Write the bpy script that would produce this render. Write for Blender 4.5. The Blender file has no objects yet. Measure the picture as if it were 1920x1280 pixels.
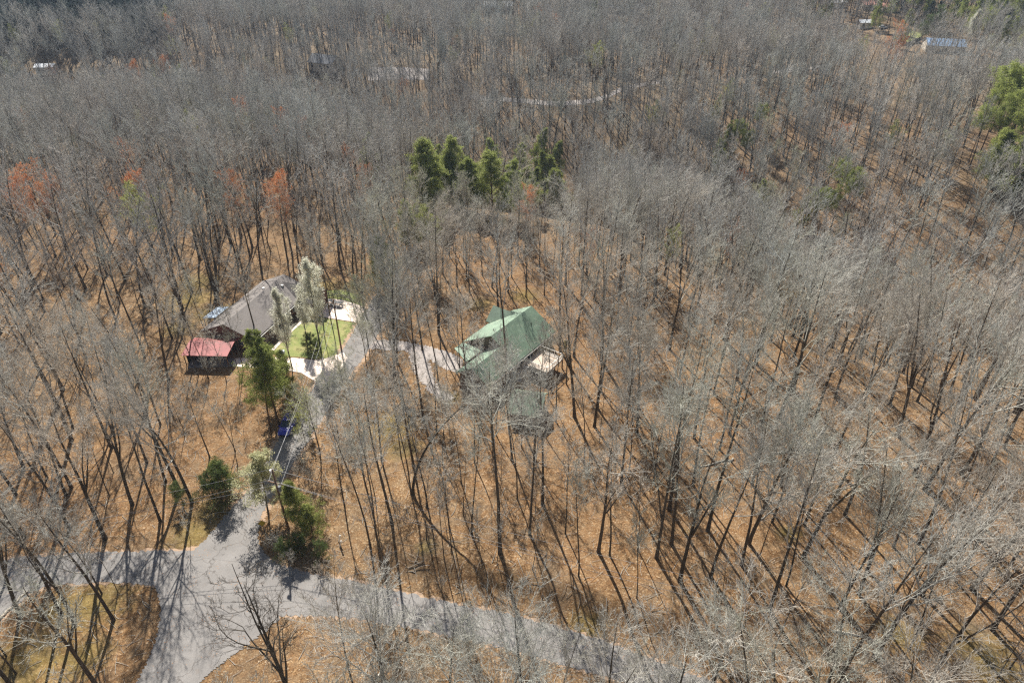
import bpy, math, random
import numpy as np
from mathutils import Vector, Matrix, Euler
R = math.radians
sc = bpy.context.scene
col = sc.collection
# ------------------------------------------------------------------ camera, sky, sun, exposure
HC = 70.0; PITCH = R(33.5); FPX = 1280.0; CX, CY = 960.0, 640.0
SP, CP = math.sin(PITCH), math.cos(PITCH)
cd = bpy.data.cameras.new('camera'); cam = bpy.data.objects.new('camera', cd); col.objects.link(cam)
cam.location = (0, 0, HC); cam.rotation_euler = (R(90) - PITCH, 0, 0)
cd.sensor_width = 36; cd.lens = 24; cd.clip_end = 9000; cd.clip_start = 0.5
sc.camera = cam
SUN_EL, SUN_AZ = 43.0, -17.0          # azimuth from +Y, positive to the right
w = bpy.data.worlds.new('World'); sc.world = w; w.use_nodes = True
nt = w.node_tree; bg = nt.nodes['Background']
sky = nt.nodes.new('ShaderNodeTexSky'); sky.sky_type = 'NISHITA'; sky.sun_disc = False
sky.sun_elevation = R(SUN_EL); sky.sun_rotation = R(SUN_AZ)
nt.links.new(sky.outputs[0], bg.inputs[0]); bg.inputs[1].default_value = 0.05
sd = bpy.data.lights.new('sun', 'SUN'); so = bpy.data.objects.new('sun', sd); col.objects.link(so)
sd.energy = 5.0; sd.angle = R(0.5); sd.color = (1, .97, .91)
dsun = Vector((math.sin(R(SUN_AZ)) * math.cos(R(SUN_EL)), math.cos(R(SUN_AZ)) * math.cos(R(SUN_EL)), math.sin(R(SUN_EL))))
so.rotation_euler = dsun.to_track_quat('Z', 'Y').to_euler(); so.location = (0, 0, 200)
sc.view_settings.view_transform = 'Standard'; sc.view_settings.look = 'None'
sc.view_settings.exposure = 0.90; sc.view_settings.gamma = 1
sc.cycles.max_bounces = 5; sc.cycles.diffuse_bounces = 3; sc.cycles.glossy_bounces = 2
sc.cycles.transparent_max_bounces = 6
sc.cycles.use_denoising = False
sc.cycles.pixel_filter_type = 'BLACKMAN_HARRIS'; sc.cycles.filter_width = 1.3

# ------------------------------------------------------------------ terrain function and pixel -> ground
def sstep(a, b, x):
    t = np.clip((x - a) / (b - a), 0, 1); return t * t * (3 - 2 * t)
RAV = np.array([(-700, 330), (-300, 275), (-158, 268), (-95, 285), (-45, 245), (-10, 214), (47, 194), (84, 135), (125, 100), (190, 50), (320, -40)], float)
def poly_sd(x, y, pl):
    """distance to a polyline and the side (+ = left of travel)"""
    best = np.full(x.shape, 1e9); side = np.zeros(x.shape)
    for (x0, y0), (x1, y1) in zip(pl[:-1], pl[1:]):
        dx, dy = x1 - x0, y1 - y0; L2 = dx * dx + dy * dy
        t = np.clip(((x - x0) * dx + (y - y0) * dy) / L2, 0, 1)
        ex, ey = x - (x0 + t * dx), y - (y0 + t * dy)
        d = np.hypot(ex, ey); s = dx * (y - y0) - dy * (x - x0)
        m = d < best - 1e-9
        best = np.where(m, d, best); side = np.where(m, s, side)
    return best, np.sign(side)
def flat(px, py, z=0.0):
    v = (py - CY) / FPX; zd = (HC - z) / (SP + v * CP)
    return ((px - CX) / FPX * zd, zd * (CP - v * SP))
BANK = np.array([flat(*p) for p in [(660, 1070), (720, 1088), (850, 1118), (960, 1140), (1100, 1178), (1200, 1212), (1330, 1262)]])
def hgt(x, y):
    x = np.asarray(x, float); y = np.asarray(y, float)
    d, s = poly_sd(x, y, RAV)
    near = -20 * (1 - sstep(4, 46, d))
    far = -20 + 23 * sstep(3, 92, d) + 9 * sstep(110, 420, d) + 2.2 * np.sin(x / 41 + 1.3) * np.sin(y / 57) * sstep(60, 160, d)
    h = np.where(s > 0, far, near)
    h = h + 30 * sstep(620, 1000, np.hypot(x, y)) + 2.0 * np.sin(x / 23.0) * np.sin(y / 19.0 + x / 60) * sstep(150, 260, y) * .5
    d2, s2 = poly_sd(x, y, BANK)
    wx = sstep(-22, -10, x) * (1 - sstep(24, 34, x))
    h = h + np.where(s2 > 0, 1.9 * sstep(.8, 4.2, d2) * (1 - sstep(7, 40, d2)), 0) * wx
    return h
def h1(x, y): return float(hgt(np.array([x]), np.array([y]))[0])
_T = np.concatenate([np.arange(25, 300, .5), np.arange(300, 1800, 2.0)])
def P(px, py):
    """ground point of the terrain seen along the ray of pixel (px, py) of the 1920 x 1280 photograph"""
    u, v = (px - CX) / FPX, (py - CY) / FPX
    x = u * _T; y = _T * (CP - v * SP); z = HC - _T * (SP + v * CP)
    k = int(np.argmax(z < hgt(x, y))) or len(_T) - 1
    a, b = k - 1, k
    za = z[a] - h1(x[a], y[a]); zb = z[b] - h1(x[b], y[b]); f = za / (za - zb) if za != zb else 0
    return (x[a] + f * (x[b] - x[a]), y[a] + f * (y[b] - y[a]))
def pix(x, y, z):
    zd = y * CP + (HC - z) * SP
    return CX + x / zd * FPX, CY + ((HC - z) * CP - y * SP) / zd * FPX

# ------------------------------------------------------------------ object helpers
def tag(o, label=None, cat=None, group=None, kind=None):
    if label: o['label'] = label
    if cat: o['category'] = cat
    if group: o['group'] = group
    if kind: o['kind'] = kind
    return o
def empty(name, loc=(0, 0, 0), rz=0):
    o = bpy.data.objects.new(name, None); col.objects.link(o); o.empty_display_size = .5
    o.location = loc; o.rotation_euler = (0, 0, rz); return o
def mesh_np(name, V, quads=None, tris=None, smooth=False, mats=(), mi=None):
    me = bpy.data.meshes.new(name)
    V = np.asarray(V, np.float32); me.vertices.add(len(V)); me.vertices.foreach_set('co', V.ravel())
    q = np.asarray(quads, np.int32).reshape(-1, 4) if quads is not None and len(quads) else np.zeros((0, 4), np.int32)
    t = np.asarray(tris, np.int32).reshape(-1, 3) if tris is not None and len(tris) else np.zeros((0, 3), np.int32)
    idx = np.concatenate([q.ravel(), t.ravel()]); me.loops.add(len(idx)); me.loops.foreach_set('vertex_index', idx)
    n = len(q) + len(t); me.polygons.add(n)
    st = np.concatenate([np.arange(len(q)) * 4, len(q) * 4 + np.arange(len(t)) * 3]).astype(np.int32)
    me.polygons.foreach_set('loop_start', st)
    if smooth: me.polygons.foreach_set('use_smooth', np.ones(n, bool))
    for m in mats: me.materials.append(m)
    if mi is not None: me.polygons.foreach_set('material_index', np.asarray(mi, np.int32))
    me.update(calc_edges=True); return me
def obj(name, me, parent=None):
    o = bpy.data.objects.new(name, me); col.objects.link(o)
    if parent is not None: o.parent = parent
    return o
class MB:
    def __init__(s): s.v = []; s.f = []
    def add(s, vs, fs):
        b = len(s.v); s.v += [tuple(p) for p in vs]; s.f += [tuple(i + b for i in f) for f in fs]; return s
    def box(s, x0, x1, y0, y1, z0, z1):
        return s.add([(x, y, z) for z in (z0, z1) for x, y in ((x0, y0), (x1, y0), (x1, y1), (x0, y1))],
                     [(3, 2, 1, 0), (4, 5, 6, 7), (0, 1, 5, 4), (1, 2, 6, 5), (2, 3, 7, 6), (3, 0, 4, 7)])
    def slab(s, pts, th):
        n = len(pts); lo = [(p[0], p[1], p[2] - th) for p in pts]
        return s.add(list(pts) + lo, [tuple(range(n)), tuple(range(2 * n - 1, n - 1, -1))] + [(i, n + i, n + (i + 1) % n, (i + 1) % n) for i in range(n)])
    def tube(s, a, b, r0, r1=None, n=8, cap=True):
        r1 = r0 if r1 is None else r1; a, b = Vector(a), Vector(b); d = (b - a).normalized()
        u = d.orthogonal().normalized(); w_ = d.cross(u); vs = []
        for c, r in ((a, r0), (b, r1)):
            for k in range(n):
                t = 2 * math.pi * k / n; vs.append(c + u * (r * math.cos(t)) + w_ * (r * math.sin(t)))
        fs = [(k, (k + 1) % n, n + (k + 1) % n, n + k) for k in range(n)]
        if cap: fs += [tuple(range(n - 1, -1, -1)), tuple(range(n, 2 * n))]
        return s.add(vs, fs)
    def build(s, name, mat, parent=None, smooth=False, bevel=0):
        me = bpy.data.meshes.new(name); me.from_pydata(s.v, [], s.f); me.materials.append(mat)
        if smooth: me.polygons.foreach_set('use_smooth', [True] * len(me.polygons))
        me.update(); o = obj(name, me, parent)
        if bevel:
            m = o.modifiers.new('bevel', 'BEVEL'); m.width = bevel; m.segments = 2; m.limit_method = 'ANGLE'
        return o

# ------------------------------------------------------------------ materials
def L(r, g, b): return tuple(((c / 255) / 12.92 if c <= 10 else ((c / 255 + .055) / 1.055) ** 2.4) for c in (r, g, b)) + (1,)
def newmat(name):
    m = bpy.data.materials.new(name); m.use_nodes = True; n = m.node_tree.nodes
    return m, m.node_tree, n['Principled BSDF']
def N(t, ty, **k):
    n = t.nodes.new(ty)
    for a, b in k.items(): setattr(n, a, b)
    return n
def noise(t, vec, scale, detail=4, rough=.6, dist=0):
    n = N(t, 'ShaderNodeTexNoise'); n.inputs['Scale'].default_value = scale; n.inputs['Detail'].default_value = detail
    n.inputs['Roughness'].default_value = rough; n.inputs['Distortion'].default_value = dist
    t.links.new(vec, n.inputs['Vector']); return n.outputs['Fac']
def ramp(t, fac, stops, interp='LINEAR'):
    n = N(t, 'ShaderNodeValToRGB'); n.color_ramp.interpolation = interp; e = n.color_ramp.elements
    while len(e) < len(stops): e.new(.5)
    for k, (p, c) in enumerate(stops): e[k].position = p; e[k].color = c if len(c) == 4 else tuple(c) + (1,)
    t.links.new(fac, n.inputs[0]); return n.outputs[0]
def mix(t, fac, a, b, mode='MIX'):
    n = N(t, 'ShaderNodeMix', data_type='RGBA', blend_type=mode); n.clamp_factor = True
    for s, v in ((n.inputs[0], fac), (n.inputs[6], a), (n.inputs[7], b)):
        if isinstance(v, (int, float, tuple)): s.default_value = v
        else: t.links.new(v, s)
    return n.outputs[2]
def mth(t, op, a, b=None, clamp=False):
    n = N(t, 'ShaderNodeMath', operation=op); n.use_clamp = clamp
    for s, v in ((n.inputs[0], a), (n.inputs[1], b)):
        if v is None: continue
        if isinstance(v, (int, float)): s.default_value = v
        else: t.links.new(v, s)
    return n.outputs[0]
def bump(t, bsdf, h, strength, dist):
    n = N(t, 'ShaderNodeBump'); n.inputs['Strength'].default_value = strength; n.inputs['Distance'].default_value = dist
    t.links.new(h, n.inputs['Height']); t.links.new(n.outputs[0], bsdf.inputs['Normal'])
def W(v): return (v, v, v, 1)
def simple(name, c, rough=.7, var=.15, scale=3.0, metal=0, spec=.3, bstr=0):
    m, t, b = newmat(name); tc = N(t, 'ShaderNodeTexCoord').outputs['Object']
    f = noise(t, tc, scale, 5, .65)
    lo = tuple(x * (1 - var * 1.6) for x in c[:3]) + (1,); hi = tuple(min(1, x * (1 + var * 1.6)) for x in c[:3]) + (1,)
    t.links.new(ramp(t, f, [(.3, lo), (.7, hi)]), b.inputs['Base Color'])
    b.inputs['Roughness'].default_value = rough; b.inputs['Metallic'].default_value = metal
    b.inputs['Specular IOR Level'].default_value = spec
    if bstr: bump(t, b, f, bstr, .02)
    return m
M = {}
def leaf_litter():
    m, t, b = newmat('leaf_litter'); g = N(t, 'ShaderNodeNewGeometry').outputs['Position']
    fine = noise(t, g, 5.2, 4, .8); mid = noise(t, g, .9, 5, .65); big = noise(t, g, .055, 4, .6); bb = noise(t, g, .013, 3, .5)
    vor = N(t, 'ShaderNodeTexVoronoi'); vor.inputs['Scale'].default_value = 7.5; t.links.new(g, vor.inputs['Vector'])
    sep = N(t, 'ShaderNodeSeparateColor'); t.links.new(vor.outputs['Color'], sep.inputs[0])
    base = ramp(t, fine, [(.32, L(64, 48, 32)), (.45, L(118, 90, 62)), (.58, L(162, 128, 92)), (.72, L(218, 190, 148))])
    leafc = ramp(t, sep.outputs[0], [(0, L(88, 64, 42)), (.35, L(130, 96, 64)), (.7, L(160, 124, 86)), (.93, L(196, 166, 126)), (1, L(238, 220, 190))])
    c = mix(t, .55, base, leafc)
    pale = ramp(t, big, [(.38, L(146, 122, 92)), (.62, L(178, 156, 126))])
    c = mix(t, ramp(t, mid, [(.42, W(0)), (.72, W(.65))]), c, pale)
    # distance / region: the litter is redder on the near plateau and paler beyond the ravine
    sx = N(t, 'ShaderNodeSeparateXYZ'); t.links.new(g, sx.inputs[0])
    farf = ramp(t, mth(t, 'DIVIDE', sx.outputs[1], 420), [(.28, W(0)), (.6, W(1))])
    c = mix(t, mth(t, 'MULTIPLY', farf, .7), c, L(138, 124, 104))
    red = ramp(t, bb, [(.42, W(0)), (.6, W(1))])
    c = mix(t, mth(t, 'MULTIPLY', red, .35), c, mix(t, .5, c, L(170, 116, 70)))
    # grass and moss patches
    spots = [(P(*p), r) for p, r in [((175, 1130), 5.5), ((115, 1140), 3.5), ((60, 1240), 6), ((150, 1235), 4), ((365, 1000), 4.5), ((395, 960), 3.5), ((355, 560), 7), ((385, 590), 4), ((370, 530), 6),
                                     ((335, 615), 4), ((735, 800), 5), ((755, 840), 3.5), ((700, 715), 2), ((845, 745), 2.5), ((800, 1025), 1.6), ((985, 555), 4), ((900, 570), 3.5), ((600, 540), 6),
                                     ((1480, 1000), 2), ((1690, 1190), 3), ((1100, 1180), 3), ((1480, 555), 5), ((620, 700), 2), ((1850, 1235), 5), ((655, 548), 6), ((20, 1270), 5), ((430, 580), 3)]]
    acc = None
    wob = mth(t, 'MULTIPLY', mth(t, 'SUBTRACT', noise(t, g, .8, 4, .7), .5), 2.6)
    for (x, y), r in spots:
        d = N(t, 'ShaderNodeVectorMath', operation='DISTANCE'); t.links.new(g, d.inputs[0]); d.inputs[1].default_value = (x, y, h1(x, y))
        f = mth(t, 'SUBTRACT', 1.0, mth(t, 'DIVIDE', d.outputs['Value'], r * 1.15), clamp=True)
        acc = f if acc is None else mth(t, 'MAXIMUM', acc, f)
    accw = mth(t, 'ADD', acc, mth(t, 'MULTIPLY', mth(t, 'MULTIPLY', wob, .5), mth(t, 'GREATER_THAN', acc, .001)))
    gm = ramp(t, accw, [(.12, W(0)), (.8, W(.55))])
    spk = ramp(t, noise(t, g, .12, 5, .7), [(.62, W(0)), (.72, W(.3))])
    gm = mth(t, 'MAXIMUM', gm, spk)
    grass = ramp(t, noise(t, g, 3.1, 4, .75), [(.3, L(92, 82, 40)), (.55, L(142, 130, 70)), (.75, L(172, 158, 104))])
    c = mix(t, gm, c, grass)
    drift = noise(t, g, .42, 7, .78, .8); soil = noise(t, g, .11, 5, .7, .8)
    c = mix(t, 1.0, c, ramp(t, drift, [(.3, (.42, .41, .40, 1)), (.5, (.80, .80, .79, 1)), (.68, (1.1, 1.09, 1.06, 1))]), 'MULTIPLY')
    c = mix(t, ramp(t, soil, [(.52, W(0)), (.68, W(.6))]), c, mix(t, fine, L(80, 66, 52), L(138, 124, 104)))
    t.links.new(c, b.inputs['Base Color']); b.inputs['Roughness'].default_value = .95; b.inputs['Specular IOR Level'].default_value = .1
    hh = mth(t, 'ADD', fine, mth(t, 'MULTIPLY', sep.outputs[1], .6)); bump(t, b, hh, .9, .10)
    return m
M['litter'] = leaf_litter()
def asphalt(name, c0, c1, seed=0):
    m, t, b = newmat(name); g = N(t, 'ShaderNodeNewGeometry').outputs['Position']
    f = noise(t, g, 14, 3, .8); q = noise(t, g, .35, 5, .65); s = noise(t, g, 1.6, 5, .7, .5)
    c = ramp(t, q, [(.3, c0), (.7, c1)])
    c = mix(t, .5, c, ramp(t, f, [(.3, tuple(x * .72 for x in c0[:3]) + (1,)), (.7, tuple(min(1, x * 1.22) for x in c1[:3]) + (1,))]))
    vo = N(t, 'ShaderNodeTexVoronoi', feature='DISTANCE_TO_EDGE'); vo.inputs['Scale'].default_value = .17
    dv = N(t, 'ShaderNodeVectorMath', operation='ADD'); nz = N(t, 'ShaderNodeTexNoise'); nz.inputs['Scale'].default_value = .9; t.links.new(g, nz.inputs[0])
    sc_ = N(t, 'ShaderNodeVectorMath', operation='SCALE'); sc_.inputs['Scale'].default_value = 2.2; t.links.new(nz.outputs['Color'], sc_.inputs[0])
    t.links.new(g, dv.inputs[0]); t.links.new(sc_.outputs[0], dv.inputs[1]); t.links.new(dv.outputs[0], vo.inputs['Vector'])
    crack = ramp(t, vo.outputs['Distance'], [(.0, W(.6)), (.014, W(0))])
    c = mix(t, crack, c, L(70, 62, 56))
    c = mix(t, ramp(t, s, [(.56, W(0)), (.74, W(.5))]), c, L(128, 114, 102))
    vl = N(t, 'ShaderNodeTexVoronoi'); vl.inputs['Scale'].default_value = 3.5; t.links.new(g, vl.inputs['Vector'])
    lm = mth(t, 'MULTIPLY', mth(t, 'LESS_THAN', vl.outputs['Distance'], .22), mth(t, 'GREATER_THAN', noise(t, g, .5, 4, .7), .56))
    c = mix(t, mth(t, 'MULTIPLY', lm, .7), c, L(168, 124, 84))
    t.links.new(c, b.inputs['Base Color']); b.inputs['Roughness'].default_value = .9; b.inputs['Specular IOR Level'].default_value = .15
    bump(t, b, f, .4, .02); return m
M['road'] = asphalt('old_asphalt', L(114, 110, 106), L(150, 145, 140))
M['gravel'] = asphalt('gravel', L(150, 142, 136), L(178, 168, 160))
M['shoulder'] = asphalt('dusty_shoulder', L(150, 122, 98), L(182, 156, 130))
M['concrete'] = simple('concrete', L(244, 224, 206), .85, .05, 1.2, bstr=.1)
def lawnmat():
    m, t, b = newmat('lawn_grass'); g = N(t, 'ShaderNodeNewGeometry').outputs['Position']
    c = ramp(t, noise(t, g, .45, 5, .7), [(.32, L(178, 160, 118)), (.5, L(132, 138, 82)), (.68, L(88, 114, 58))])
    c = mix(t, .4, c, ramp(t, noise(t, g, 7, 4, .8), [(.3, L(88, 96, 48)), (.7, L(178, 176, 118))]))
    t.links.new(c, b.inputs['Base Color']); b.inputs['Roughness'].default_value = .95; b.inputs['Specular IOR Level'].default_value = .1
    bump(t, b, noise(t, g, 11, 3, .8), .6, .06); return m
M['lawn'] = lawnmat()
def bark(name, dark, light, rnd=.35):
    m, t, b = newmat(name); tc = N(t, 'ShaderNodeTexCoord').outputs['Object']
    mp = N(t, 'ShaderNodeMapping'); mp.inputs['Scale'].default_value = (6, 6, 1.2); t.links.new(tc, mp.inputs[0])
    f = noise(t, mp.outputs[0], 1.6, 5, .7); c = ramp(t, f, [(.3, dark), (.72, light)])
    oi = N(t, 'ShaderNodeObjectInfo').outputs['Random']
    c = mix(t, 1.0, c, ramp(t, oi, [(0, W(1 - rnd)), (1, W(1.0))]), 'MULTIPLY')
    gp = N(t, 'ShaderNodeNewGeometry').outputs['Position']; tn = mth(t, 'ADD', mth(t, 'MULTIPLY', noise(t, gp, .03, 2, .5), .7), mth(t, 'MULTIPLY', mth(t, 'FRACT', mth(t, 'MULTIPLY', oi, 7.31)), .3))
    c = mix(t, 1.0, c, ramp(t, tn, [(.25, (1, .90, .80, 1)), (.42, (1, .95, .88, 1)), (.55, (.98, .98, .94, 1)), (.68, (.96, .98, .88, 1)), (.8, (.9, .96, 1, 1))]), 'MULTIPLY')
    t.links.new(c, b.inputs['Base Color']); b.inputs['Roughness'].default_value = .85; b.inputs['Specular IOR Level'].default_value = .2
    bump(t, b, f, .5, .03); return m
M['bark'] = bark('grey_bark', L(56, 50, 44), L(120, 110, 98))  # trunk tone darkened, so some of the backlit shade is in the colour
M['twig'] = bark('bare_twigs', L(146, 141, 133), L(246, 243, 235), .34)
M['fartwig'] = bark('cool_grey_twigs', L(138, 136, 132), L(234, 232, 228), .36)
M['paletwig'] = bark('pale_dead_twigs', L(176, 168, 156), L(222, 214, 200), .15)
M['pinebark'] = bark('pine_bark', L(84, 64, 50), L(132, 106, 86))
def foliage(name, stops, trans=.45):
    m, t, b = newmat(name); g = N(t, 'ShaderNodeNewGeometry').outputs['Position']
    f = noise(t, g, 1.1, 3, .7); f2 = noise(t, g, 9, 2, .7)
    ff = mth(t, 'ADD', mth(t, 'MULTIPLY', f, .6), mth(t, 'MULTIPLY', f2, .4))
    c = ramp(t, ff, stops)
    oi = N(t, 'ShaderNodeObjectInfo').outputs['Random']
    c = mix(t, 1.0, c, ramp(t, oi, [(0, W(.72)), (1, W(1.0))]), 'MULTIPLY')
    t.links.new(c, b.inputs['Base Color']); b.inputs['Roughness'].default_value = .7; b.inputs['Specular IOR Level'].default_value = .2
    tr = N(t, 'ShaderNodeBsdfTranslucent'); t.links.new(c, tr.inputs[0]); mx = N(t, 'ShaderNodeMixShader'); mx.inputs[0].default_value = trans
    t.links.new(b.outputs[0], mx.inputs[1]); t.links.new(tr.outputs[0], mx.inputs[2]); t.links.new(mx.outputs[0], t.nodes['Material Output'].inputs[0])
    return m
M['pine'] = foliage('pine_needles', [(.3, L(116, 132, 64)), (.55, L(168, 176, 98)), (.75, L(216, 218, 146))], .5)
M['spruce'] = foliage('dark_spruce_needles', [(.3, L(34, 50, 46)), (.55, L(54, 72, 62)), (.8, L(78, 96, 80))], .2)
M['cedar'] = foliage('cedar_sprays', [(.3, L(116, 130, 64)), (.55, L(168, 174, 98)), (.75, L(216, 216, 146))], .5)
M['white'] = foliage('white_blossom', [(.3, L(196, 194, 170)), (.55, L(232, 230, 212)), (.8, L(250, 248, 236))], .6)
M['palebud'] = foliage('pale_yellow_green_buds', [(.3, L(150, 156, 84)), (.6, L(196, 198, 122)), (.8, L(222, 220, 150))], .4)
M['cream'] = foliage('cream_blossom', [(.3, L(206, 204, 150)), (.6, L(236, 234, 192)), (.8, L(250, 248, 222))], .6)
M['redbud'] = foliage('rust_red_buds', [(.3, L(206, 132, 78)), (.6, L(232, 158, 100)), (.8, L(240, 182, 130))], .3)
M['holly'] = foliage('dark_green_leaves', [(.3, L(66, 82, 44)), (.55, L(100, 116, 64)), (.78, L(138, 148, 92))])
M['greyleaf'] = foliage('grey_green_buds', [(.3, L(150, 154, 112)), (.6, L(190, 190, 146)), (.8, L(216, 214, 176))], .4)

# ------------------------------------------------------------------ tree generator
def norm(a): return a / np.maximum(np.linalg.norm(a, axis=-1, keepdims=True), 1e-9)
def tubes(groups):
    """groups: (P (m,n,3), R (m,n), sides) -> verts, quads"""
    Vs, Qs, b = [], [], 0
    for Pn, Rn, k in groups:
        m, n = Rn.shape; T = norm(np.gradient(Pn, axis=1))
        mean = norm(Pn[:, -1] - Pn[:, 0]); ref = np.zeros((m, 3)); ref[np.arange(m), np.argmin(np.abs(mean), axis=1)] = 1
        U = norm(np.cross(T, ref[:, None, :])); Vv = np.cross(T, U)
        a = np.arange(k) * 2 * np.pi / k
        ring = Pn[:, :, None, :] + Rn[:, :, None, None] * (np.cos(a)[None, None, :, None] * U[:, :, None, :] + np.sin(a)[None, None, :, None] * Vv[:, :, None, :])
        Vs.append(ring.reshape(-1, 3))
        i = np.arange(m)[:, None, None] * n * k + np.arange(n - 1)[None, :, None] * k; j = np.arange(k)[None, None, :]; j2 = (j + 1) % k
        Qs.append(np.stack([i + j, i + j2, i + k + j2, i + k + j], -1).reshape(-1, 4) + b); b += m * n * k
    return np.concatenate(Vs), np.concatenate(Qs)
def children(rg, Pp, Rp, Lp, c, s0, s1, ang, ratio, nn, wig, trop, rfrac, rtip, prof=None, droop=0):
    m, n = Rp.shape
    s = s0 + (s1 - s0) * ((np.arange(c)[None, :] + rg.uniform(0, 1, (m, c))) / c)
    f = s * (n - 1); i = np.minimum(f.astype(int), n - 2); fr = (f - i)[..., None]
    ar = np.arange(m)[:, None]
    p0 = Pp[ar, i] * (1 - fr) + Pp[ar, i + 1] * fr; tan = norm(Pp[ar, i + 1] - Pp[ar, i])
    r0 = Rp[ar, i] * (1 - fr[..., 0]) + Rp[ar, i + 1] * fr[..., 0]
    az = np.arange(c)[None, :] * 2.4 + rg.uniform(0, 6.28, (m, 1)) + rg.normal(0, .5, (m, c))
    a = np.radians(rg.uniform(ang[0], ang[1], (m, c)))
    ref = np.zeros_like(tan); ref[..., 0] = 1; ref = np.where(np.abs(tan[..., :1]) > .8, np.array([0, 1., 0]), ref)
    U = norm(np.cross(tan, ref)); V = np.cross(tan, U)
    d = norm(tan * np.cos(a)[..., None] + (U * np.cos(az)[..., None] + V * np.sin(az)[..., None]) * np.sin(a)[..., None])
    pr = prof(s) if prof else (1.05 - .5 * s)
    Lc = Lp[:, None] * ratio * pr * rg.uniform(.5, 1.3, (m, c))
    d = d.reshape(-1, 3); p = p0.reshape(-1, 3); Lc = Lc.ravel(); r0 = r0.ravel()
    pts = [p]; st = Lc[:, None] / (nn - 1)
    for q in range(nn - 1):
        d = norm(d + rg.normal(0, wig, d.shape) + np.array([0, 0, trop - droop * q])); p = p + d * st; pts.append(p)
    PP = np.stack(pts, 1); rs = np.minimum(r0 * rfrac, r0 * .9); rs = np.maximum(rs, rtip)
    RR = rs[:, None] + (rtip - rs)[:, None] * (np.linspace(0, 1, nn) ** .8)[None, :]
    return PP, RR, Lc
def trunk_line(rg, H, r, n=14, wig=.02, curve=(0, 0), taper=.8):
    d = np.array([0, 0, 1.]); p = np.array([0, 0, -.4]); pts = [p]; b = rg.normal(0, 1, 2) * .007
    for k in range(n - 1):
        d = norm(d + np.array([b[0] + curve[0], b[1] + curve[1], 0]) + np.append(rg.normal(0, wig, 2), 0)); p = p + d * (H + .4) / (n - 1); pts.append(p)
    s = np.linspace(0, 1, n); Rr = r * ((1 - s) ** taper * .93 + .07); Rr[0] *= 1.35
    return np.array(pts)[None], Rr[None]
def bare(seed, H=26, r=.24, first=.45, nl=13, spread=(24, 52), ratio=.36, n2=8, n3=6, n4=4, wig=.11, fork=0, tw=.014, curve=(0, 0), trop=.09, prof=None, twl=.62):
    rg = np.random.default_rng(seed)
    Pt, Rt = trunk_line(rg, H, r, wig=.018, curve=curve); Lt = np.array([H * 1.0]); tr = [(Pt, Rt, 9)]
    if fork:
        fp, fr_, fl = children(rg, Pt, Rt, Lt, fork, .25, .45, (14, 26), .62, 10, .05, .10, .72, .03, prof=lambda s: 1 + 0 * s)
        tr.append((fp, fr_, 8))
    cr = []
    stems = [(Pt, Rt, Lt, nl, first)] + ([(fp, fr_, fl, max(5, nl // 2), .3)] if fork else [])
    L1 = []
    for sp, sr, sl, c, f0 in stems:
        L1.append(children(rg, sp, sr, sl, c, f0, .98, spread, ratio, 8, wig * .8, trop, .62, .018, prof=prof or (lambda s: 1.15 - .75 * np.maximum(s - f0, 0) / (1 - f0))))
    p1, r1, l1 = (np.concatenate([x[i] for x in L1]) for i in range(3))
    p2, r2, l2 = children(rg, p1, r1, l1, n2, .22, 1, (20, 46), .52, 5, wig, .07, .62, .014)
    p3, r3, l3 = children(rg, p2, r2, l2, n3, .15, 1, (18, 46), .56, 4, wig, .06, .66, tw * .8)
    cr = [(p1, r1, 6), (p2, r2, 4), (p3, r3, 3)]
    if n4:
        p4, r4, l4 = children(rg, p3, r3, l3, n4, .15, 1, (18, 46), twl, 3, wig, .05, .8, tw * .5); r4 = np.minimum(r4, tw); cr.append((p4, r4, 3))
    else: p4 = p3
    return tr, cr, p4
def leaves(rg, lines, per, size, jit, flatz=0):
    m, n = lines.shape[:2]; pts = lines[np.repeat(np.arange(m), per), rg.integers(n // 2, n, m * per)]
    pts = pts + rg.normal(0, jit, pts.shape); k = len(pts)
    nrm = norm(rg.normal(0, 1, (k, 3)) + np.array([0, 0, flatz])); u = norm(np.cross(nrm, rg.normal(0, 1, (k, 3)))); v = np.cross(nrm, u)
    s = size * rg.uniform(.5, 1.3, (k, 1)); V = np.stack([pts - u * s, pts + u * s * .2 + v * s * .6, pts + u * s, pts - v * s * .6], 1).reshape(-1, 3)
    return V, np.arange(4 * k).reshape(-1, 4)
PROTO = {}
def make_proto(key, kind, tr, cr, barkm, twigm, leaf=None, leafm=None, leafname='foliage'):
    V, Q = tubes(tr); a = mesh_np('trunk', V, Q, smooth=True, mats=[barkm])
    V, Q = tubes(cr)
    if leaf is not None and leafname is None:
        lv, lq = leaf; mi = [0] * len(Q) + [1] * len(lq); Q = np.concatenate([Q, lq + len(V)]); V = np.concatenate([V, lv])
        b = mesh_np('crown', V, Q, mats=[twigm, leafm], mi=mi); PROTO[key] = dict(kind=kind, parts=[('trunk', a), ('crown', b)], H=0)
    else:
        b = mesh_np('crown', V, Q, smooth=True, mats=[twigm]); parts = [('trunk', a), ('crown', b)]
        if leaf is not None: parts.append((leafname, mesh_np(leafname, leaf[0], leaf[1], mats=[leafm])))
        PROTO[key] = dict(kind=kind, parts=parts)
def bp(key, H, **k):
    tr, cr, _ = bare(hash_(key), H=H, **k); make_proto(key, 'bare_tree', tr, cr, M['bark'], k.get('tm', M['twig'])); PROTO[key]['H'] = H
def hash_(s): return sum((i + 1) * ord(c) * 131 for i, c in enumerate(s)) % 100003
bp('tall1', 27, first=.50, nl=13, ratio=.30)
bp('tall2', 26, first=.45, nl=14, ratio=.32, spread=(24, 48))
bp('tall3', 28, first=.58, nl=12, ratio=.30, spread=(26, 50))
bp('tall4', 25, first=.42, nl=14, ratio=.33, r=.22)
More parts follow.
